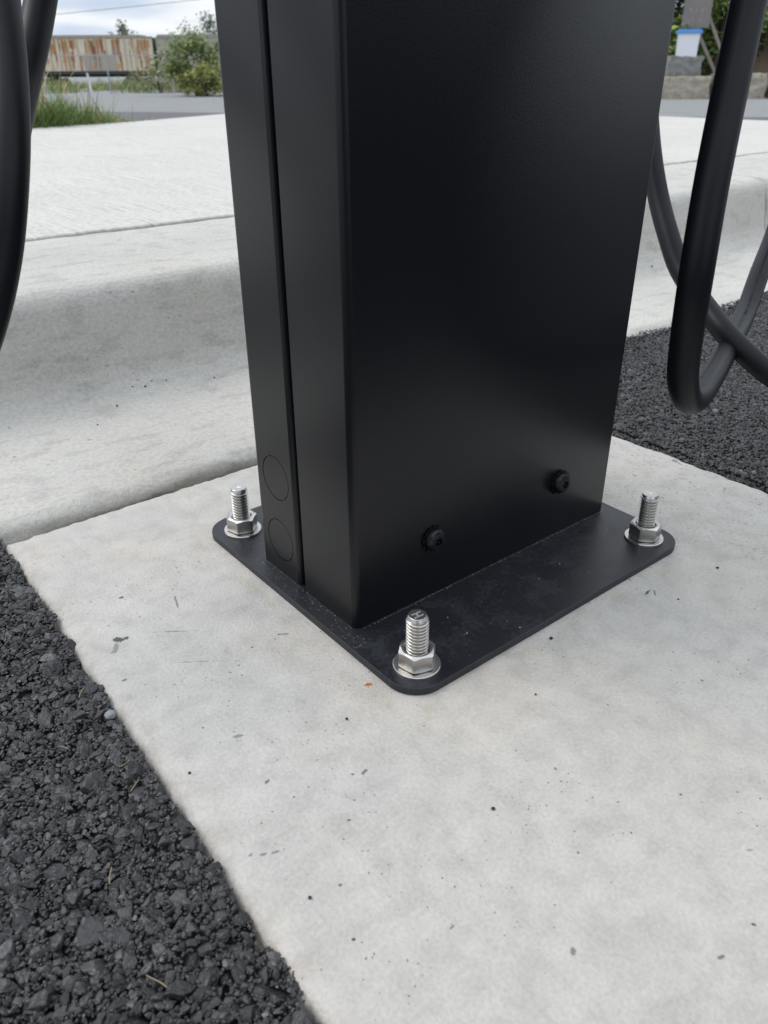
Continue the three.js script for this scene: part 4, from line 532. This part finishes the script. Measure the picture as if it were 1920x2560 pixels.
// ---------------------------------------------------------------- the person crouching with the phone, mirrored darkly in the post and the cables
{
  const o = P(-0.74, 0), who = group('person', o[0], -0.004, o[1], FACE + Math.PI); tag(who, 'person in dark jacket and dark jeans crouching and holding up a phone', 'person');
  const J = {}, put = (n, x, y, z) => { J[n] = [x, y, z]; J[n + 'R'] = [-x, y, z]; };   // local +z faces the post
  put('foot', 0.13, 0.055, 0.24); put('heel', 0.13, 0.06, 0.04); put('ankle', 0.13, 0.12, 0.06); put('knee', 0.17, 0.52, 0.30); put('hip', 0.10, 0.36, -0.10); put('pelvis', 0, 0.40, -0.10); put('waist', 0, 0.56, -0.04); put('chest', 0, 0.76, 0.06); put('shoulder', 0.18, 0.86, 0.08); put('neck', 0, 0.98, 0.12); put('elbow', 0.24, 0.60, 0.30); put('wrist', 0.09, 0.44, 0.54); put('palm', 0.065, 0.40, 0.62);
  const bones = [['heel', 'foot', 0.05, 0.045, 2], ['heel', 'ankle', 0.05, 0.05, 2], ['ankle', 'knee', 0.05, 0.075, 1], ['knee', 'hip', 0.078, 0.105, 1], ['hip', 'pelvis', 0.11, 0.13, 1], ['pelvis', 'waist', 0.15, 0.15, 0], ['waist', 'chest', 0.155, 0.17, 0], ['chest', 'shoulder', 0.14, 0.085, 0], ['chest', 'neck', 0.10, 0.06, 0], ['shoulder', 'elbow', 0.068, 0.052, 0], ['elbow', 'wrist', 0.05, 0.036, 0]];
  const seg = []; for (const [a, b, ra, rb, c] of bones) { seg.push([J[a], J[b], ra, rb, c]); seg.push([J[a + 'R'], J[b + 'R'], ra, rb, c]); }
  const cap = (p, [a, b, ra, rb]) => { const d = [b[0] - a[0], b[1] - a[1], b[2] - a[2]], L = d[0] ** 2 + d[1] ** 2 + d[2] ** 2 || 1e-9, t = Math.min(1, Math.max(0, ((p[0] - a[0]) * d[0] + (p[1] - a[1]) * d[1] + (p[2] - a[2]) * d[2]) / L)); return Math.hypot(p[0] - a[0] - t * d[0], p[1] - a[1] - t * d[1], p[2] - a[2] - t * d[2]) - mix(ra, rb, t); };
  const surf = (segs, c, R, res, k, tint) => {
    const mc = new MarchingCubes(res, new THREE.MeshBasicMaterial(), false, false, 90000), h = res / 2; mc.isolation = 0;
    for (let z = 0; z < res; z++) for (let y = 0; y < res; y++) for (let x = 0; x < res; x++) { const p = [c[0] + (x - h) / h * R, c[1] + (y - h) / h * R, c[2] + (z - h) / h * R]; let d = 9; for (const s of segs) { const e = cap(p, s), m = Math.max(0, k - Math.abs(d - e)) / k; d = Math.min(d, e) - m * m * k * 0.25; } mc.field[x + y * res + z * res * res] = -d; }
    mc.update(); const n = mc.count, g = new THREE.BufferGeometry(); const pos = new Float32Array(n * 3), col = new Float32Array(n * 3);
    for (let q = 0; q < n; q++) { const p = [0, 1, 2].map((m) => c[m] + mc.positionArray[q * 3 + m] * R); pos.set(p, q * 3); let best = 9, id = 0; if (tint) for (const s of segs) { const e = cap(p, s); if (e < best) { best = e; id = s[4]; } } if (tint) col.set(tint[id], q * 3); }
    g.setAttribute('position', new THREE.BufferAttribute(pos, 3)); if (tint) g.setAttribute('color', new THREE.BufferAttribute(col, 3)); const w = mergeVertices(g, 1e-5); w.computeVertexNormals(); return w;
  };
  mesh('body', surf(seg, [0, 0.52, 0.12], 0.62, 64, 0.05, [[0.012, 0.012, 0.014], [0.018, 0.021, 0.032], [0.02, 0.018, 0.016]]), new THREE.MeshStandardMaterial({ vertexColors: true, roughness: 0.9 }), who);
  const skin = new THREE.MeshStandardMaterial({ color: lin(0.42, 0.27, 0.20), roughness: 0.6 });
  const hd = [[[0, 1.0, 0.13], [0, 1.06, 0.15], 0.055, 0.06], [[0, 1.12, 0.17], [0, 1.17, 0.155], 0.082, 0.098], [[0, 1.07, 0.21], [0, 1.10, 0.2], 0.045, 0.06], [[0, 1.115, 0.262], [0, 1.145, 0.25], 0.014, 0.009], [[0.092, 1.12, 0.15], [0.094, 1.15, 0.145], 0.014, 0.018], [[-0.092, 1.12, 0.15], [-0.094, 1.15, 0.145], 0.014, 0.018]];
  mesh('head', surf(hd, [0, 1.12, 0.16], 0.17, 48, 0.02), skin, who);
  mesh('hair', surf([[[0, 1.19, 0.12], [0, 1.2, 0.17], 0.095, 0.088], [[0, 1.12, 0.09], [0, 1.17, 0.09], 0.07, 0.085]], [0, 1.16, 0.13], 0.2, 40, 0.03), new THREE.MeshStandardMaterial({ color: lin(0.02, 0.015, 0.012), roughness: 0.7 }), who);
  for (const s of [-1, 1]) {
    const hand = [[[s * 0.09, 0.44, 0.54], [s * 0.075, 0.405, 0.60], 0.028, 0.03], [[s * 0.075, 0.405, 0.60], [s * 0.06, 0.40, 0.635], 0.03, 0.026]];
    for (let f = 0; f < 4; f++) { const y = 0.425 - f * 0.019, l = [0.85, 1, 0.95, 0.75][f]; hand.push([[s * 0.062, y, 0.635], [s * 0.052, y, 0.635 + 0.034 * l], 0.0095, 0.009], [[s * 0.052, y, 0.635 + 0.034 * l], [s * (0.052 - 0.03 * l), y + 0.004, 0.668], 0.009, 0.008]); }
    hand.push([[s * 0.065, 0.42, 0.61], [s * 0.035, 0.435, 0.628], 0.012, 0.0105], [[s * 0.035, 0.435, 0.628], [s * 0.012, 0.43, 0.640], 0.0105, 0.0085]);
    mesh('hand', surf(hand, [s * 0.055, 0.41, 0.61], 0.1, 48, 0.008), skin, who);
    const eye = new THREE.SphereGeometry(0.011, 12, 10); eye.translate(s * 0.032, 1.135, 0.238); mesh('eye', eye, new THREE.MeshStandardMaterial({ color: lin(0.05, 0.04, 0.035), roughness: 0.2 }), who);
  }
  const ph = new THREE.BoxGeometry(0.072, 0.146, 0.008); ph.rotateX(0.5); const pm = mesh('phone', ph, new THREE.MeshStandardMaterial({ color: lin(0.015, 0.015, 0.017), roughness: 0.3 })); const pp = P(-0.74 + 0.653, 0); pm.position.set(pp[0], 0.40, pp[1]); pm.rotation.y = FACE + Math.PI; tag(pm, 'black phone held in both hands of the crouching person', 'phone');
}
renderer.render(scene, camera);
